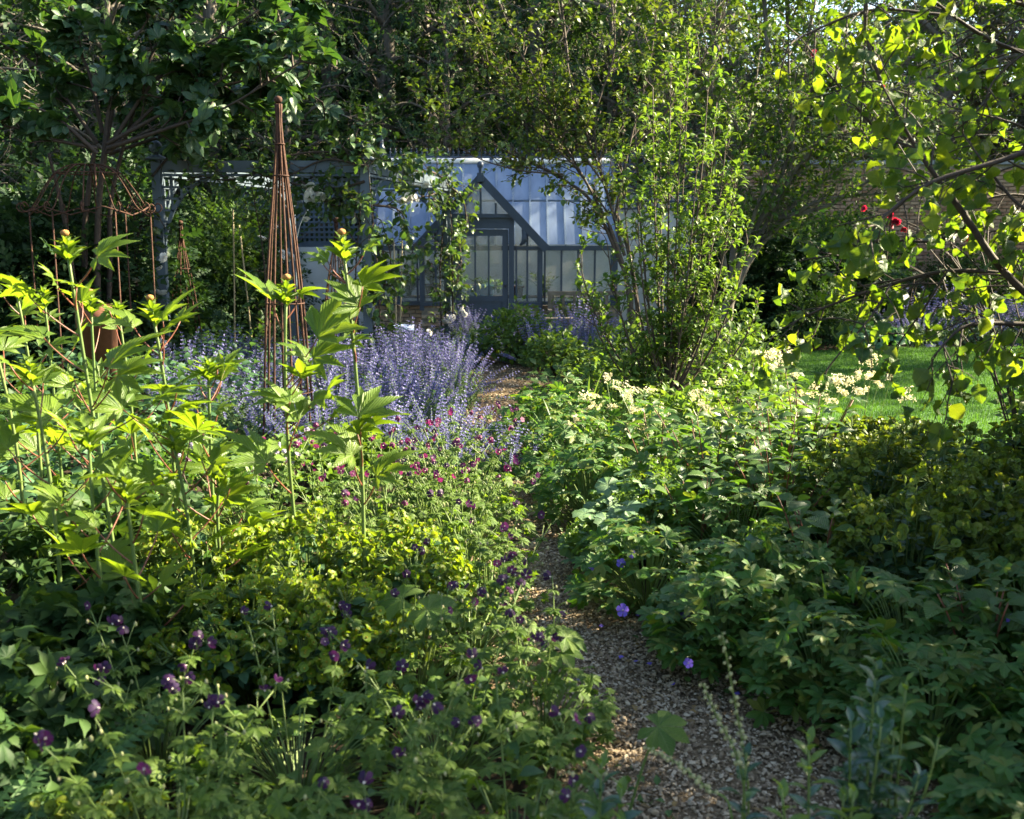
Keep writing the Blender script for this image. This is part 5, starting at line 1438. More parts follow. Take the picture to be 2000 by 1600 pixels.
def dusky(label, x, y, h=.5, r=.42, nleaf=110, nst=9, limit=70, fl=None, top=.28, fsize=.036, lean=(0, 0), group='dusky cranesbills', tops=None):
    base = np.array([x, y, 0])
    t = thing('dusky_cranesbill', label, 'cranesbill', base, 0, group)
    crane_leaves(t, base, nleaf, r, h, 'phaeum', 'phaeum', .098, limit)
    if tops is None:
        th = rng.uniform(0, 6.28, nst); q = r * np.sqrt(rng.uniform(.05, 1, nst))
        E = np.column_stack([q * np.cos(th) * 1.1 + lean[0], q * np.sin(th) * 1.1 + lean[1], h + rng.uniform(.45, 1.1, nst) * top])
    else:
        E = np.array([at(px, py, Y_) - base for px, py, Y_ in tops]); nst = len(E)
    P0 = E * np.array([.25, .25, 0]); C = E * np.array([.4, .4, .6]) + rvec(nst, .03)
    sb, lf, bd = MB(), MB(), MB()
    sb.arcs(P0, C, E, .0042, .0022, 7, 4)
    LP, LD = [], []
    for i in range(nst):
        col = fl if fl is not None else fl_dusky
        for f in (.6, .74, .88):
            p = bez(P0[i], C[i], E[i], f)
            for k in range(3):
                a = rng.uniform(0, 6.28); LP.append(p); LD.append((math.cos(a), math.sin(a), .2))
            # side branchlets with nodding buds
            for k in range(rng.integers(0, 3)):
                a = rng.uniform(0, 6.28); e = p + np.array([math.cos(a), math.sin(a), .8]) * rng.uniform(.04, .1)
                sb.arcs(p, (p + e) / 2 + [0, 0, .01], e, .0018, .0013, 3, 3)
                bd.tpl(bud_t, np.eye(3)[None] * .0105 * rng.uniform(.7, 1.3), [e + [0, 0, -.006]])
        for k in range(rng.integers(1, 4)):
            e = E[i] + rng.normal(0, .022, 3) + [0, 0, .012]
            sb.arcs(E[i] - [0, 0, .03], (E[i] + e) / 2 + [0, 0, .01], e, .0016, .0012, 3, 3)
            d = rvec(1) * .6 + np.array([[0.1, -1.0, .15]])
            n = d[0] / np.linalg.norm(d[0])
            Rf = frames(np.cross(n, rvec(1)), d)[0] * fsize * rng.uniform(.85, 1.25)
            obj('flower', col[rng.integers(0, len(col))], t, m4(Rf, e))
    LP, LD = np.array(LP), np.array(LD)
    k = len(LP)
    lf.tpl(T['phaeum'][0], frames(LD, np.array([0, 0, 1.0]) + rvec(k, .25)) * (.085 * rng.uniform(.45, 1.2, k))[:, None, None], LP)
    sb.build('flower_stem', M['stemgreen'], t, True); lf.build('stem_leaves', M['phaeum'], t, True, True, kind='stuff'); bd.build('buds', M['budpale'], t, True, kind='stuff')
    return t
DK = [(-1.0, 2.95, .34, .42, 'front dusky cranesbill in the dark lower left corner'), (-.42, 2.85, .38, .42, 'front dusky cranesbill left of the glossy shrub shoots'), (.02, 2.95, .36, .38, 'front dusky cranesbill beside the gravel at the picture bottom'),
      (-1.3, 3.7, .30, .36, 'dusky cranesbill with pale pink nodding flowers against the dark left shade'), (-.75, 3.5, .34, .40, 'dusky cranesbill with tall stems in front of the yellow spurge'), (-.25, 3.65, .36, .40, 'dusky cranesbill with the darkest paired flowers in mid foreground'),
      (.12, 3.95, .30, .32, 'dusky cranesbill leaning over the wide part of the gravel'), (-.42, 4.3, .32, .34, 'dusky cranesbill left of the broad lobed leaves'), (-.2, 4.75, .34, .36, 'dusky cranesbill right of the broad lobed leaves'), (-.12, 5.5, .30, .3, 'dusky cranesbill spilling onto the narrowing gravel path')]
for (x, y, h, r, lab) in DK:
    dusky(lab, x, y, h, r, 125, 6, 75, fl_dusky, .34)
MG = [(-1.05, 6.3, 'sunlit cranesbill with magenta flowers beside the palmate stems'), (-1.6, 6.5, 'sunlit cranesbill with pale mauve and plum flowers at the left of the bright patch'), (-.5, 6.4, 'sunlit cranesbill with clustered magenta flowers in the bright patch'), (-.3, 6.7, 'sunlit cranesbill with crimson flowers where the path narrows'), (-.9, 7.1, 'brightest cranesbill under the tall palmate stems'), (-.35, 7.4, 'sunlit cranesbill bordering the catmint by the path'), (-.65, 5.75, 'sunlit cranesbill foliage behind the yellow spurge'), (-.3, 6.0, 'sunlit cranesbill leaning over the gravel at the bright patch')]
for i, (x, y, lab) in enumerate(MG):
    dusky(lab, x, y, .44, .42, 130, 10, 60, fl_mauve + fl_mag if i == 1 else fl_mag + fl_mag + fl_dusky, .32, .034, group='sunlit cranesbills')

def bluecrane(label, x, y, h=.5, r=.5, n=150, limit=80, flowers=(), size=.138):
    base = np.array([x, y, 0]); t = thing('blue_cranesbill', label, 'cranesbill', base, 0, 'blue cranesbills along the path')
    crane_leaves(t, base, n, r, h, 'blueger', 'blueger', size, limit)
    for (px, py, Y_, s) in flowers:
        e = at(px, py, Y_) - base; q = np.array([e[0] * .5, e[1] * .5, e[2] * .55])
        MB().arcs(q, (q + e) / 2 + [0, 0, .03], e, .002, .0015, 4, 3).build('flower_stem', M['stemgreen'], t)
        n_ = np.array([rng.uniform(-.8, .2), -1.0, rng.uniform(0, .6)])
        obj('flower', fl_violet[0], t, m4(frames(np.cross(n_, rvec(1)), n_[None])[0] * s, e))
BC = [(.42, 10.5, .58, .5, 'blue cranesbill mound furthest up the right edge of the path', []), (.28, 9.4, .58, .5, 'blue cranesbill mound facing the catmint across the path', []), (.95, 9.5, .62, .5, 'cranesbill mound between the strap leaves and the far gravel', []),
      (.55, 8.1, .62, .52, 'tall dark cranesbill mound bulging over the path bend', []), (1.15, 8.2, .66, .5, 'cranesbill mound below the creamy flower heads', []), (.54, 7.2, .56, .42, 'cranesbill mound at the shaded foot of the path bend', []),
      (1.15, 6.9, .56, .5, 'cranesbill mound behind the pale scalloped leaves', []), (1.3, 6.0, .55, .5, 'cranesbill mound above the blue flowers', [(1420, 1093, 5.6, .05), (1410, 1060, 5.7, .035)]), (.72, 5.5, .46, .4, 'cranesbill with blue flowers hanging over the gravel edge', [(1158, 1105, 5.3, .045), (1213, 1100, 5.3, .045), (1235, 1083, 5.4, .04), (1217, 1192, 4.9, .06), (1338, 1198, 4.9, .045)]),
      (1.3, 5.1, .5, .46, 'cranesbill mound with pointed cut leaves over the mid gravel', []), (.98, 4.75, .45, .36, 'cranesbill clump at the widest gravel edge', [(1345, 1295, 4.3, .04)]), (1.75, 4.5, .5, .48, 'cranesbill mound below the dull yellow spurge', []), (2.35, 4.7, .5, .5, 'cranesbill mound with one violet flower at the right edge', [(1980, 1212, 4.3, .055)]),
      (1.6, 3.85, .42, .42, 'shaded cranesbill mound in the lower right corner', []), (1.32, 4.3, .4, .36, 'cranesbill clump tucked low between the gravel and the mounds', []), (2.1, 3.95, .45, .45, 'cranesbill against the right picture edge in deep shade', []), (1.72, 3.15, .3, .32, 'low trailing cranesbill at the bottom right', []), (2.15, 3.2, .36, .36, 'lowest right cranesbill in near darkness', []), (1.95, 6.6, .5, .5, 'cranesbill mound beneath the broad leaved shrub', []), (1.9, 7.6, .55, .5, 'cranesbill mound in the sunny patch behind the broad leaved shrub', [])]
for (x, y, h, r, lab, fl) in BC:
    bluecrane(lab, x, y, h * 1.1, r, 170 if y < 8 else 200, 70 if y < 8 else 45, fl)
# pale scalloped leaves with frothy tops
fl_froth = [MB().tpl(mb_tpl(floret_cluster(60, .13, .028, 40 + s))).mesh('flower_head', M['young']) for s in range(2)]
def ladymantle(label, x, y, h, r, n, limit, nf):
    base = np.array([x, y, 0]); t = thing('scalloped_plant', label, 'plant', base, 0, 'pale scalloped-leaved plants')
    crane_leaves(t, base, n, r, h, 'pale', 'paleleaf', .15, limit)
    d, P = dome(nf, r * .9, h * 1.1, .15, .95)
    for i in range(nf):
        obj('flower_head', fl_froth[i % 2], t, m4(frames(rvec(1), d[i:i + 1])[0] * rng.uniform(.7, 1.2), P[i] + [0, 0, .04]))
ladymantle('pale scalloped-leaved plant catching sun above the path', .8, 6.55, .54, .36, 100, 70, 14)
ladymantle('second pale scalloped-leaved plant nearer the gravel', .58, 6.2, .42, .27, 60, 50, 6)
ladymantle('grey green scalloped plant trailing onto the gravel', .92, 5.0, .34, .25, 55, 45, 3)
ladymantle('scalloped plant with pale buds among the blue cranesbills', 1.32, 5.2, .52, .2, 40, 35, 6)

# =================================================================== spurges
def cup_tpl(seed):
    r = np.random.default_rng(seed); mb = MB()
    k = 15
    pts = norm(r.normal(0, 1, (k, 3)) * np.array([1, 1, .35])); pts[:, 2] = np.abs(pts[:, 2]) * .5
    P = pts * r.uniform(.55, 1.0, (k, 1)) * .075
    disc = mb_tpl(MB().lathe([(0, .0), (.55, .05), (1, .28)], n=8))
    cen = mb_tpl(MB().lathe([(.22, .05), (.2, .3), (0, .38)], n=5))
    d = P / .075 * .7 + np.array([0, 0, .8]) + r.normal(0, .2, (k, 3))
    Rm = frames(r.normal(0, 1, (k, 3)), d) * (.017 * r.uniform(.75, 1.25, k))[:, None, None]
    mb.tpl(disc, Rm, P, 0); mb.tpl(cen, Rm, P, 1)
    mb.arcs(np.zeros((k, 3)) - [0, 0, .06], P * .5 - [0, 0, .02], P, .002, .0015, 2, 3, 2)
    return mb_tpl(mb)
CUP = [cup_tpl(s) for s in range(4)]
def spurge(label, x, y, h, r, nh, matb, limit, sc=1.0, group=None):
    base = np.array([x, y, 0]); t = thing('spurge', label, 'spurge', base, 0, group)
    d, P = dome(nh, r, h, .2, .82)
    cen = M['cuphead'] if matb == 'bract' else M['bract']
    key = 'cup' + matb
    if key not in _mc:
        _mc[key] = [MB().tpl(c).mesh('flower_head', [M[matb], cen, M['stemgreen']], True) for c in CUP]
    Rm = frames(rvec(nh), d * .5 + np.array([0, 0, .8]) + rvec(nh, .2)) * (sc * rng.uniform(.8, 1.25, nh))[:, None, None]
    leaves(t, 'flower_head', CUP, _mc[key], Rm, P, limit, [M[matb], cen, M['stemgreen']], False, 'flower_heads', base)
    sb = MB(); sb.arcs(P * np.array([.15, .15, 0]), P * np.array([.6, .6, .6]), P - [0, 0, .05], .004, .003, 4, 4); sb.build('stem', M['stemgreen'], t)
    k = nh * 9; i = np.repeat(np.arange(nh), 9); f = rng.uniform(.35, .97, (k, 1))
    B = bez((P * np.array([.15, .15, 0]))[i], (P * np.array([.6, .6, .6]))[i], P[i] - [0, 0, .05], f)
    mb = MB(); mb.tpl(T['amel'][0], frames(rvec(k) * np.array([1, 1, .4]) + d[i] * .6, np.array([0, 0, 1.0]) + rvec(k, .3)) * (.085 * rng.uniform(.6, 1.1, k))[:, None, None], B)
    mb.build('foliage', M['euleaf'], t, True, kind='stuff')
for (x, y, h, r, lab) in [(-1.5, 5.0, .66, .42, 'sunlit yellow spurge mound beside the dark left shade'), (-1.0, 5.1, .68, .42, 'sunlit yellow spurge mound in the middle of the left bed'), (-.58, 5.1, .62, .36, 'sunlit yellow spurge mound nearest the magenta cranesbills'), (-1.15, 4.45, .56, .42, 'yellow spurge mound in half shade above the nodding cranesbills'), (-.75, 4.4, .54, .36, 'yellow spurge mound left of the broad lobed leaves')]:
    spurge(lab, x, y, h, r, 84, 'bract', 84, 1.0, 'yellow spurges in the left bed')
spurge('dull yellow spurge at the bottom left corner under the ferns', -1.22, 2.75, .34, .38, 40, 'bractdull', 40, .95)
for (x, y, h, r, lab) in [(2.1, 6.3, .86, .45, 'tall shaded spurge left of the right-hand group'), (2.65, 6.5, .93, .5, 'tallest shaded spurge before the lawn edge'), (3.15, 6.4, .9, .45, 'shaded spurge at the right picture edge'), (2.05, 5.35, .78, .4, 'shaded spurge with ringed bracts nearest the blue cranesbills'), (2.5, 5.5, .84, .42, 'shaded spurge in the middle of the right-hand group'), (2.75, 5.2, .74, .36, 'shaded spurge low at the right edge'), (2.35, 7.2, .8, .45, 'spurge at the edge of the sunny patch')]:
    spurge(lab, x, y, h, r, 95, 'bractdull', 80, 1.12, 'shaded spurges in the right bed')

# =================================================================== broad leaved shrub, creamy flowers, strap leaves
def stemmed_shrub(name, label, x, y, h, r, ns, key, mat, size, per, limit, bark='stemred', group=None, uv=True, up=.5, opposite=True, topmat=None):
    base = np.array([x, y, 0]); t = thing(name, label, 'shrub', base, 0, group)
    th = np.arange(ns) * 2.4; q = r * np.sqrt((np.arange(ns) + .5) / ns)
    E = np.column_stack([q * np.cos(th), q * np.sin(th), h * rng.uniform(.72, 1.05, ns)])
    P0 = E * np.array([.2, .2, 0]); C = E * np.array([.4, .4, .6])
    MB().arcs(P0, C, E, .007, .003, 6, 5).build('stem', M[bark], t, True)
    i = np.repeat(np.arange(ns), per * 2); lv = np.tile(np.repeat(np.linspace(.3, 1, per), 2), ns)
    B = bez(P0[i], C[i], E[i], lv[:, None]); az = np.tile(np.repeat(np.arange(per) * (math.pi / 2 if opposite else 1.2), 2) + np.tile([0, math.pi], per), ns) + np.repeat(rng.uniform(0, 6, ns), per * 2)
    k = len(i)
    d = np.column_stack([np.cos(az), np.sin(az), up * rng.uniform(.4, 1.2, k)]); s = size * rng.uniform(.75, 1.2, k) * np.where(lv > .93, .7, 1)
    leaves(t, 'leaf', T[key], LM(key, mat), frames(d, np.array([0, 0, 1.0]) + rvec(k, .25)) * s[:, None, None], B, limit, M[mat], uv, 'foliage', base)
for (x, y, h, lab) in [(1.35, 7.1, .85, 'broad leaved shrub nearest the creamy flowers'), (1.75, 6.9, .92, 'broad leaved shrub with dark stems in the bright patch'), (2.05, 7.4, 1.0, 'broad leaved shrub behind the first two in the sun'), (1.62, 6.35, .78, 'broad leaved shrub standing over the blue cranesbills')]:
    stemmed_shrub('dogwood', lab, x, y, h, .45, 11, 'dog', 'dogwood', .15, 6, 110, group='broad leaved shrubs')
fl_cream = [MB().tpl(mb_tpl(floret_cluster(70, .12, .026, 60 + s))).mesh('flower_head', M['cream']) for s in range(3)]
def blades(mb, n, base, r, h, w, seg=6, droop=.5):
    th = rng.uniform(0, 6.28, n); l = h * rng.uniform(.6, 1.1, n); out = rng.uniform(.25, 1.0, n)
    t = np.linspace(0, 1, seg + 1)
    V = np.zeros((n, seg + 1, 2, 3)); c, s = np.cos(th)[:, None], np.sin(th)[:, None]
    rr = out[:, None] * l[:, None] * t ** 1.5 * .9 + .04
    zz = l[:, None] * (t - droop * out[:, None] * t ** 2.4)
    wv = w * (1 - t ** 2.2) + .001
    for k, sg in enumerate((-1, 1)):
        V[:, :, k, 0] = base[0] + rng.normal(0, r * .3, (n, 1)) * 0 + rr * c - sg * s * wv
        V[:, :, k, 1] = base[1] + rr * s + sg * c * wv
        V[:, :, k, 2] = base[2] + zz
    off = rng.normal(0, r * .35, (n, 1, 1, 3)) * np.array([1, 1, 0]); V += off
    for i in range(n):
        mb.tpl(grid([[tuple(V[i, j, 0]), tuple(V[i, j, 1])] for j in range(seg + 1)]))
def cream_plant(label, x, y, tops, nb=70, h=.55, group='creamy flowered woodrushes'):
    base = np.array([x, y, 0]); t = thing('cream_flowered_plant', label, 'flowering plant', base, 0, group)
    mb = MB(); blades(mb, nb, (0, 0, 0), .3, h, .006); mb.build('blades', M['blade'], t)
    sb = MB()
    for (px, py, s) in tops:
        e = at(px, py, y + random.uniform(-.3, .3)) - base; q = np.array([e[0] * .3, e[1] * .3, 0])
        sb.arcs(q, (q + e) / 2 + [0, 0, .12], e, .0035, .002, 6, 4)
        obj('flower_head', fl_cream[random.randrange(3)], t, m4(frames(rvec(1), np.array([[0, 0, 1.0]]) + rvec(1, .3))[0] * s, e))
    sb.build('flower_stem', M['stemgreen'], t)
cream_plant('creamy plume flowers left of the pear stems', .95, 9.0, [(1150, 778, .9), (1160, 798, .7), (1125, 820, .9), (1115, 832, .7), (1185, 745, .8), (1135, 812, .6), (1200, 790, .8), (1105, 840, .6)])
cream_plant('creamy plume flowers directly before the pear stems', 1.3, 9.0, [(1225, 760, .9), (1232, 795, 1.0), (1250, 800, .9), (1228, 775, .6), (1270, 765, .6), (1205, 755, .5), (1275, 805, .8)])
cream_plant('creamy plume flowers hanging lowest over the grassy leaves', 1.15, 8.5, [(1245, 845, 1.0), (1258, 850, .8), (1250, 865, .7), (1260, 888, .8), (1255, 825, .7), (1295, 810, .9), (1300, 830, .7)])
cream_plant('creamy plume flowers to the right of the pear trunk', 1.75, 9.2, [(1375, 795, 1.0), (1390, 800, 1.0), (1425, 800, .8), (1355, 775, .8), (1380, 760, .7), (1440, 815, .6), (1410, 750, .6)])
cream_plant('creamy flower heads in full sun under the apple bough', 2.35, 8.6, [(1575, 775, 1.0), (1600, 760, .9), (1625, 750, 1.0), (1650, 745, .9), (1640, 765, .8), (1670, 760, .9), (1690, 765, .8), (1560, 780, .8), (1615, 785, .8)], 90)
cream_plant('tall creamy flower heads against the lawn', 2.7, 8.4, [(1705, 712, .8), (1745, 728, .8), (1700, 740, .8), (1715, 750, .7), (1775, 771, .8), (1690, 738, .7), (1670, 728, .7)], 60)
cream_plant('buff seed heads beside the pear shoots and lawn', 2.3, 9.6, [(1500, 700, .9), (1520, 690, .8), (1545, 690, .8), (1510, 720, .8), (1535, 705, .7), (1545, 730, .8), (1480, 690, .6)], 60)
def strap(label, x, y, n, h, w, mat='blade'):
    base = np.array([x, y, 0]); t = thing('strap_leaved_plant', label, 'plant', base)
    for i in range(n):
        mb = MB(); blades(mb, 1, (0, 0, 0), .12, h, w, 8, .55); mb.build('leaf', M[mat], t, True)
strap('strap leaved clump arching over the cranesbill mound', .42, 8.9, 26, .78, .013)
strap('upright strap leaved clump beside the pear stems', .75, 10.8, 26, .85, .018)
strap('grassy strap leaved clump in the sunny middle of the bed', 1.75, 8.3, 40, .75, .008)
strap('strap leaved clump glowing under the apple bough', 2.15, 8.1, 34, .7, .01)
strap('small clump of golden leaves in the bright patch', 1.72, 7.8, 8, .62, .016, 'goldleaf')
for (x, y, r, h, lab) in [(2.1, 8.9, .6, .62, 'leafy sunlit perennial under the creamy heads'), (2.7, 8.6, .6, .46, 'leafy sunlit perennial at the lawn edge'), (3.3, 8.9, .6, .42, 'leafy perennial before the lawn under the apple'), (1.6, 9.9, .55, .6, 'leafy perennial round the pear trunk'), (2.3, 10.6, .6, .75, 'leafy perennial behind the pear beside the lawn'), (1.1, 11.6, .6, .7, 'leafy perennial beyond the strap leaves'), (2.6, 12.6, .8, .95, 'leafy bush between pear and lawn'), (3.0, 15.2, .8, 1.0, 'leafy bush at the far lawn corner'), (1.6, 14.2, .7, .9, 'leafy bush behind the pear'), (3.0, 7.7, .5, .5, 'leafy perennial behind the right spurges')]:
    shrub('leafy_perennial', lab, (x, y, 0), r, h, 900, 'amel', 'dogwood' if y < 9 else 'pear', .10, 50, 'plant', 'leafy perennials in the right bed')

# border beyond the lawn
for i, px in enumerate((1790, 1850, 1910, 1970, 2030)):
    p = at(px, 600, 20.2)
    c = copy_tree(cps[i % 3], (p[0], 20.2 + (i % 2) * .4, 0), i, 1.35, 'grey blue catmint bank bordering the far side of the lawn'); c['group'] = 'catmint clumps beyond the lawn'
def hosta(label, x, y, n, r, h, size):
    base = np.array([x, y, 0]); t = thing('hosta', label, 'hosta', base)
    crane_leaves(t, base, n, r, h, 'hosta', 'hosta', size, 90, False)
hosta('broad leaved green mound at the far lawn corner', *at(1705, 680, 18.6)[:2], 110, .55, .5, .2)
shrub('border_shrub', 'dark low shrub in the border left of the lawn mound', (*at(1600, 660, 19.6)[:2], 0), .9, 1.0, 1300, 'sprayfine', 'dark2', .6)
shrub('border_shrub', 'tall leafy shrub against the brick wall at the far right', (*at(1900, 600, 21.9)[:2], 0), 1.3, 1.8, 1600, 'sprayfine', 'dark2', .7)

# =================================================================== near shoots, broad lobed leaves, ferns
def shoot(label, x, y, tip, n, size, mat, key='gloss', cat='shrub', young=6, side=3):
    base = np.array([x, y, 0]); t = thing('glossy_shrub', label, cat, base, 0, 'glossy shoots at the picture bottom'); e = np.asarray(tip) - base
    tipsE = [e] + [e * np.array([1, 1, random.uniform(.6, .88)]) + np.array([random.uniform(-.12, .12), random.uniform(-.1, .1), 0]) for _ in range(side)]
    for q, ee in enumerate(tipsE):
        P0, C = ee * np.array([.6, .6, 0]) if q == 0 else e * .35, ee * np.array([.8, .8, .6])
        MB().arcs(P0, C, ee, .006, .003, 6, 5).build('stem', M['stemgreen'], t, True)
        nn = n if q == 0 else n // 2
        f = np.linspace(.25, .99, nn)[:, None]; B = bez(P0[None], C[None], ee[None], f); a = np.arange(nn) * 2.4
        up = np.interp(f[:, 0], [0, .8, 1], [.2, .7, 2.0])
        d = np.column_stack([np.cos(a), np.sin(a), up])
        Rm = frames(d, np.array([0, 0, 1.0]) - d * np.array([.5, .5, 0]) + rvec(nn, .15)) * (size * np.interp(f[:, 0], [0, .85, 1], [1, .95, .55]) * rng.uniform(.8, 1.15, nn))[:, None, None]
        m0, m1 = LM(key, mat), LM(key, 'young')
        for j in range(nn):
            obj('leaf', (m1 if nn - j <= young else m0)[j % len(m0)], t, m4(Rm[j], B[j]))
shoot('tall glossy shoot standing in front of the gravel', .93, 2.72, at(1712, 1295, 2.72), 40, .085, 'gloss', young=0, side=5)
shoot('glossy shoot with fresh light tip beside the tall one', .83, 2.6, at(1580, 1440, 2.6), 26, .08, 'gloss', young=9, side=4)
shoot('dark leafy shoot under the pale flower spike', .6, 2.7, at(1458, 1470, 2.7), 26, .07, 'gloss', young=0, side=1)
shoot('glossy shoot at the bottom among the dusky cranesbills', .2, 2.62, at(1175, 1490, 2.62), 26, .085, 'gloss', young=4, side=4)
shoot('low fresh shoot right of the tall glossy shoot', 1.02, 2.75, at(1770, 1330, 2.75), 22, .07, 'young', young=22, side=2)
def spike(label, Y, pts):
    P = [at(x, y, Y) for x, y in pts]; base = np.array([P[0][0], Y, 0])
    t = thing('flower_spike', label, 'flower spike', base, 0, 'pale flower spikes')
    L = np.array([[0, 0, 0]] + [p - base for p in P]); MB().poly(L, [.004, .003, .002], 5, 5).build('stem', M['stemgreen'], t, True)
    sp = smooth(L, 14); sp = sp[int(len(sp) * .45):]
    me = MB().tpl(lump(6, 1, 1.2)).mesh('flower', M['budpale'], True)
    for i in range(0, len(sp), 1):
        a = i * 2.4; s = .011 * (1.2 - .5 * i / len(sp)) * rng.uniform(.8, 1.3)
        obj('flower', me, t, m4(np.eye(3) * s, sp[i] + np.array([math.cos(a), math.sin(a), 0]) * .009))
spike('upright pale flower spike before the gravel', 2.75, [(1462, 1590), (1455, 1480), (1435, 1370), (1410, 1235)])
spike('pale flower spike leaning left of the upright one', 2.7, [(1455, 1590), (1440, 1480), (1400, 1400), (1372, 1335)])
spike('long pale flower spike lying low over the gravel edge', 2.65, [(1430, 1600), (1380, 1540), (1320, 1490), (1262, 1460)])
def lobed(label, x, y, items):
    base = np.array([x, y, 0]); t = thing('lobed_plant', label, 'plant', base, 0, 'broad lobed leaves in the cranesbills')
    T.setdefault('lob', [palmate(jl([(-130, .36, .16), (-86, .46, .18), (-43, .52, .2), (0, .55, .2), (43, .52, .2), (86, .46, .18), (130, .36, .16)], .05), 44, 9, .16, .3, .35, .62, cup=.12) for _ in range(2)])
    for (px, py, Y_, s, hd) in items:
        p = at(px, py, Y_) - base; a = R_(hd)
        MB().arcs(p * np.array([.1, .1, 0]), p * np.array([.6, .6, .7]), p, .006, .004, 5, 5).build('petiole', M['stemgreen'], t, True)
        obj('leaf', LM('lob', 'phaeum')[len(t.children) % 2], t, m4(frames(np.array([[math.cos(a), math.sin(a), -.1]]), np.array([[.1, -.55, 1.0]]))[0] * s, p))
lobed('pair of broad lobed leaves floating above the cranesbills', -.42, 4.35, [(785, 1168, 4.3, .26, 150), (835, 1190, 4.2, .25, -20)])
lobed('broad lobed leaves catching light beside the gravel', .12, 4.1, [(1105, 1245, 4.05, .2, 40), (1095, 1275, 4.0, .18, -60)])
lobed('drooping lobed leaf hanging over the gravel edge', .35, 3.3, [(1285, 1420, 3.25, .2, -25)])
def fern(label, x, y, n, L):
    base = np.array([x, y, 0]); t = thing('fern', label, 'fern', base, 0, 'ferns in the dark corner')
    rows = MB()
    k = 17
    for j in range(k):
        f = (j + 1) / (k + 1); w = .2 * math.sin(math.pi * f ** .7) + .015
        for s in (-1, 1):
            rows.tpl(simple_leaf(.16, .2, .15), frames(np.array([[s, .35, -.1]]), np.array([[0, 0, 1.0]])) * w, [(0, f, .35 * f - .55 * f * f)])
    rows.arcs((0, 0, 0), (0, .5, .17), (0, 1, -.2), .008, .003, 6, 3)
    me = rows.mesh('frond', M['fernleaf'])
    for i in range(n):
        a = i * 2 * math.pi / n + random.uniform(-.2, .2); el = random.uniform(.5, 1.1)
        d = np.array([[math.cos(a), math.sin(a), el]])
        obj('frond', me, t, m4(frames(d, np.array([[-d[0, 0] * el, -d[0, 1] * el, 1.0]]))[0] * L * random.uniform(.8, 1.15), (0, 0, .08)))
fern('fern in the dark lower left corner behind the spurge', -1.52, 3.35, 11, .5)
fern('fern nearer the left picture edge in deep shade', -1.62, 2.95, 10, .42)

# =================================================================== low cover that fills the beds
def cover(n, x0, x1, y0, y1, z1, key, mat, size, label, name, avoid=True):
    P = np.column_stack([rng.uniform(x0, x1, n), rng.uniform(y0, y1, n), z1 * rng.uniform(.08, 1, n) ** .8])
    keep = ~in_poly(P, LAWN)
    if avoid:
        keep &= path_dist(P) > .03
    P = P[keep]; k = len(P)
    Rm = frames(rvec(k) * np.array([1, 1, .35]), np.array([0, -.25, 1.0]) + rvec(k, .35)) * (size * rng.uniform(.6, 1.2, k))[:, None, None]
    mb = MB(); w = rng.integers(0, len(T[key]), k)
    for j in range(len(T[key])):
        mb.tpl(T[key][j], Rm[w == j], P[w == j])
    mb.build(name, M[mat], None, True, kind='stuff', label=label)
cover(5200, -5.5, 4.2, 2.3, 10, .24, 'amel', 'fill', .10, 'low leafy ground cover filling the near beds', 'ground_cover')
cover(9000, -9.0, 5.0, 9.5, 21.5, .32, 'simple', 'fill', .13, 'low leafy ground cover filling the far beds', 'ground_cover')
cover(6000, -9.0, -2.6, 5.5, 14, .7, 'amel', 'euleaf', .13, 'shaded mixed foliage behind the palmate plants', 'mixed_foliage')
# fallen petals and small seedlings on the gravel
P_ = np.column_stack([rng.uniform(-.1, 1.4, 900), rng.uniform(3.4, 8.5, 900), np.full(900, .03)])
q = path_dist(P_); P_ = P_[(q < .02) & (q > -.22)][:260]
mb = MB(); k = len(P_); mb.tpl(T['amel'][1], frames(rvec(k) * np.array([1, 1, .6]) + [0, 0, .4], np.array([0, 0, 1.0]) + rvec(k, .3)) * .045, P_); mb.build('gravel_seedlings', M['fill'], None, True, kind='stuff', label='tiny seedlings sprouting along the gravel edges')
P_ = np.column_stack([rng.uniform(.3, 1.1, 22), rng.uniform(4.4, 6, 22), np.full(22, .035)]); P_ = P_[path_dist(P_) < 0]
mb = MB(); k = len(P_); mb.tpl(simple_leaf(.45, .1, .1), frames(rvec(k) * [1, 1, .1], np.array([0, 0, 1.0]) + rvec(k, .2)) * .03, P_); mb.build('fallen_petals', M['violet'], None, kind='stuff', label='fallen violet petals scattered on the gravel')

# dark leafy corner and a few crimson roses
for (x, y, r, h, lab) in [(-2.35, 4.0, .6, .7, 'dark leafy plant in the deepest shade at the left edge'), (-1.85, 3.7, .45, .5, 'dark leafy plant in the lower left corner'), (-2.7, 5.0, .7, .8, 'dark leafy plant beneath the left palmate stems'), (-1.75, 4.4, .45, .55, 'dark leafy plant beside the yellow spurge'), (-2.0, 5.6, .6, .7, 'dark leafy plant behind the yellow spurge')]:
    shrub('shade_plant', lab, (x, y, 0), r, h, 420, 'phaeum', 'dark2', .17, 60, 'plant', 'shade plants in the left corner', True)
rr = thing('red_rose', 'crimson rose stems showing through the apple boughs', 'rose', (3.3, 6.6, 0))
sb = MB(); fr_ = [MB().tpl(t).mesh('flower', M['pink'], True) for t in T['rose']]
for i, (px, py, s) in enumerate([(1688, 408, .05), (1738, 420, .06), (1745, 437, .075), (1752, 432, .06), (1766, 450, .05), (1697, 497, .06), (1692, 492, .05), (1886, 466, .055), (1590, 104, .05), (1724, 168, .035)]):
    e = at(px, py, 6.4) - np.array([3.3, 6.6, 0])
    sb.arcs((0, 0, 0), (e * .5 + [.25, .1, .9]), e, .005, .003, 8, 4)
    obj('flower', fr_[i % 2], rr, m4(frames(np.array([[rng.normal(0, .6), -.8, .5]]), rvec(1))[0] * s * .75, e))
sb.build('stem', M['twig'], rr, kind='stuff')

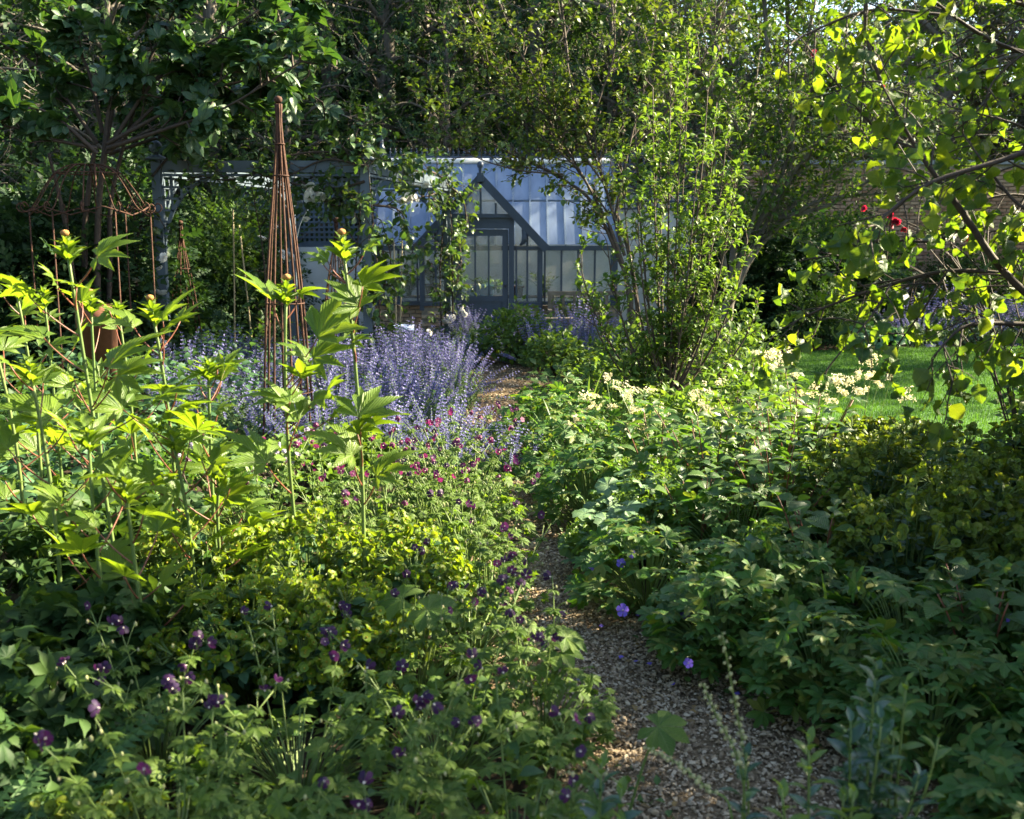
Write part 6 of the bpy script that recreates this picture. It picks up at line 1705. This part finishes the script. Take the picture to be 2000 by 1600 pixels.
for (x, y, r, h, key, mat, lab) in [(-2.2, 7.2, .6, .6, 'amel', 'dogwood', 'green clump under the palmate plants nearest the catmint'), (-3.0, 7.6, .7, .7, 'amel', 'euleaf', 'grey green clump left of the catmint'), (-1.7, 8.0, .55, .5, 'amel', 'pear', 'fresh green clump in front of the catmint'), (-2.9, 8.8, .6, .55, 'phaeum', 'phaeum', 'cut leaved clump before the obelisk'), (-3.9, 8.6, .8, .8, 'amel', 'dark2', 'dark leafy clump at the left behind the palmate plants'), (-2.5, 6.4, .5, .6, 'phaeum', 'phaeum', 'cut leaved clump among the palmate stems'), (-1.3, 8.6, .45, .45, 'phaeum', 'phaeum', 'cut leaved clump at the catmint foot'), (-3.6, 6.4, .6, .8, 'amel', 'dogwood', 'green clump at the left edge behind the palmate stems')]:
    shrub('leafy_clump', lab, (x, y, 0), r, h, 520, key, mat, .13 if key == 'phaeum' else .10, 40, 'plant', 'green clumps before the catmint', True)

M['dryleaf'] = leafmat('dry_leaf', [(.16, .10, .04), (.24, .16, .06), (.12, .08, .04)], .2, (1.2, 1, .6), .7, .2)
P_ = np.column_stack([rng.uniform(-.2, 1.8, 900), rng.uniform(3.2, 8.5, 900), np.full(900, .028)]); P_ = P_[path_dist(P_) < .02][:230]
mb = MB(); k = len(P_); mb.tpl(T['amel'][0], frames(rvec(k) * [1, 1, .12], np.array([0, 0, 1.0]) + rvec(k, .3)) * (.045 * rng.uniform(.5, 1.3, k))[:, None, None], P_); mb.build('fallen_leaves', M['dryleaf'], None, True, kind='stuff', label='dry brown fallen leaves scattered over the gravel path')

for (x, y, h, r, lab) in [(1.12, 6.25, .62, .28, 'low broad leaved shrub tucked among the blue cranesbills by the path'), (1.62, 5.5, .66, .3, 'low broad leaved shrub between the cranesbills and the right spurges'), (2.0, 4.35, .6, .28, 'low broad leaved shrub in shade at the lower right'), (1.05, 7.6, .72, .3, 'low broad leaved shrub behind the pale scalloped leaves')]:
    stemmed_shrub('dogwood', lab, x, y, h, r, 7, 'dog', 'dogwood', .16, 5, 70, group='low broad leaved shrubs')
strap('strap leaved clump arching out of the blue cranesbills', 1.55, 4.85, 22, .62, .012)
strap('dark strap leaved clump at the lower right corner', 2.0, 3.6, 20, .55, .012)
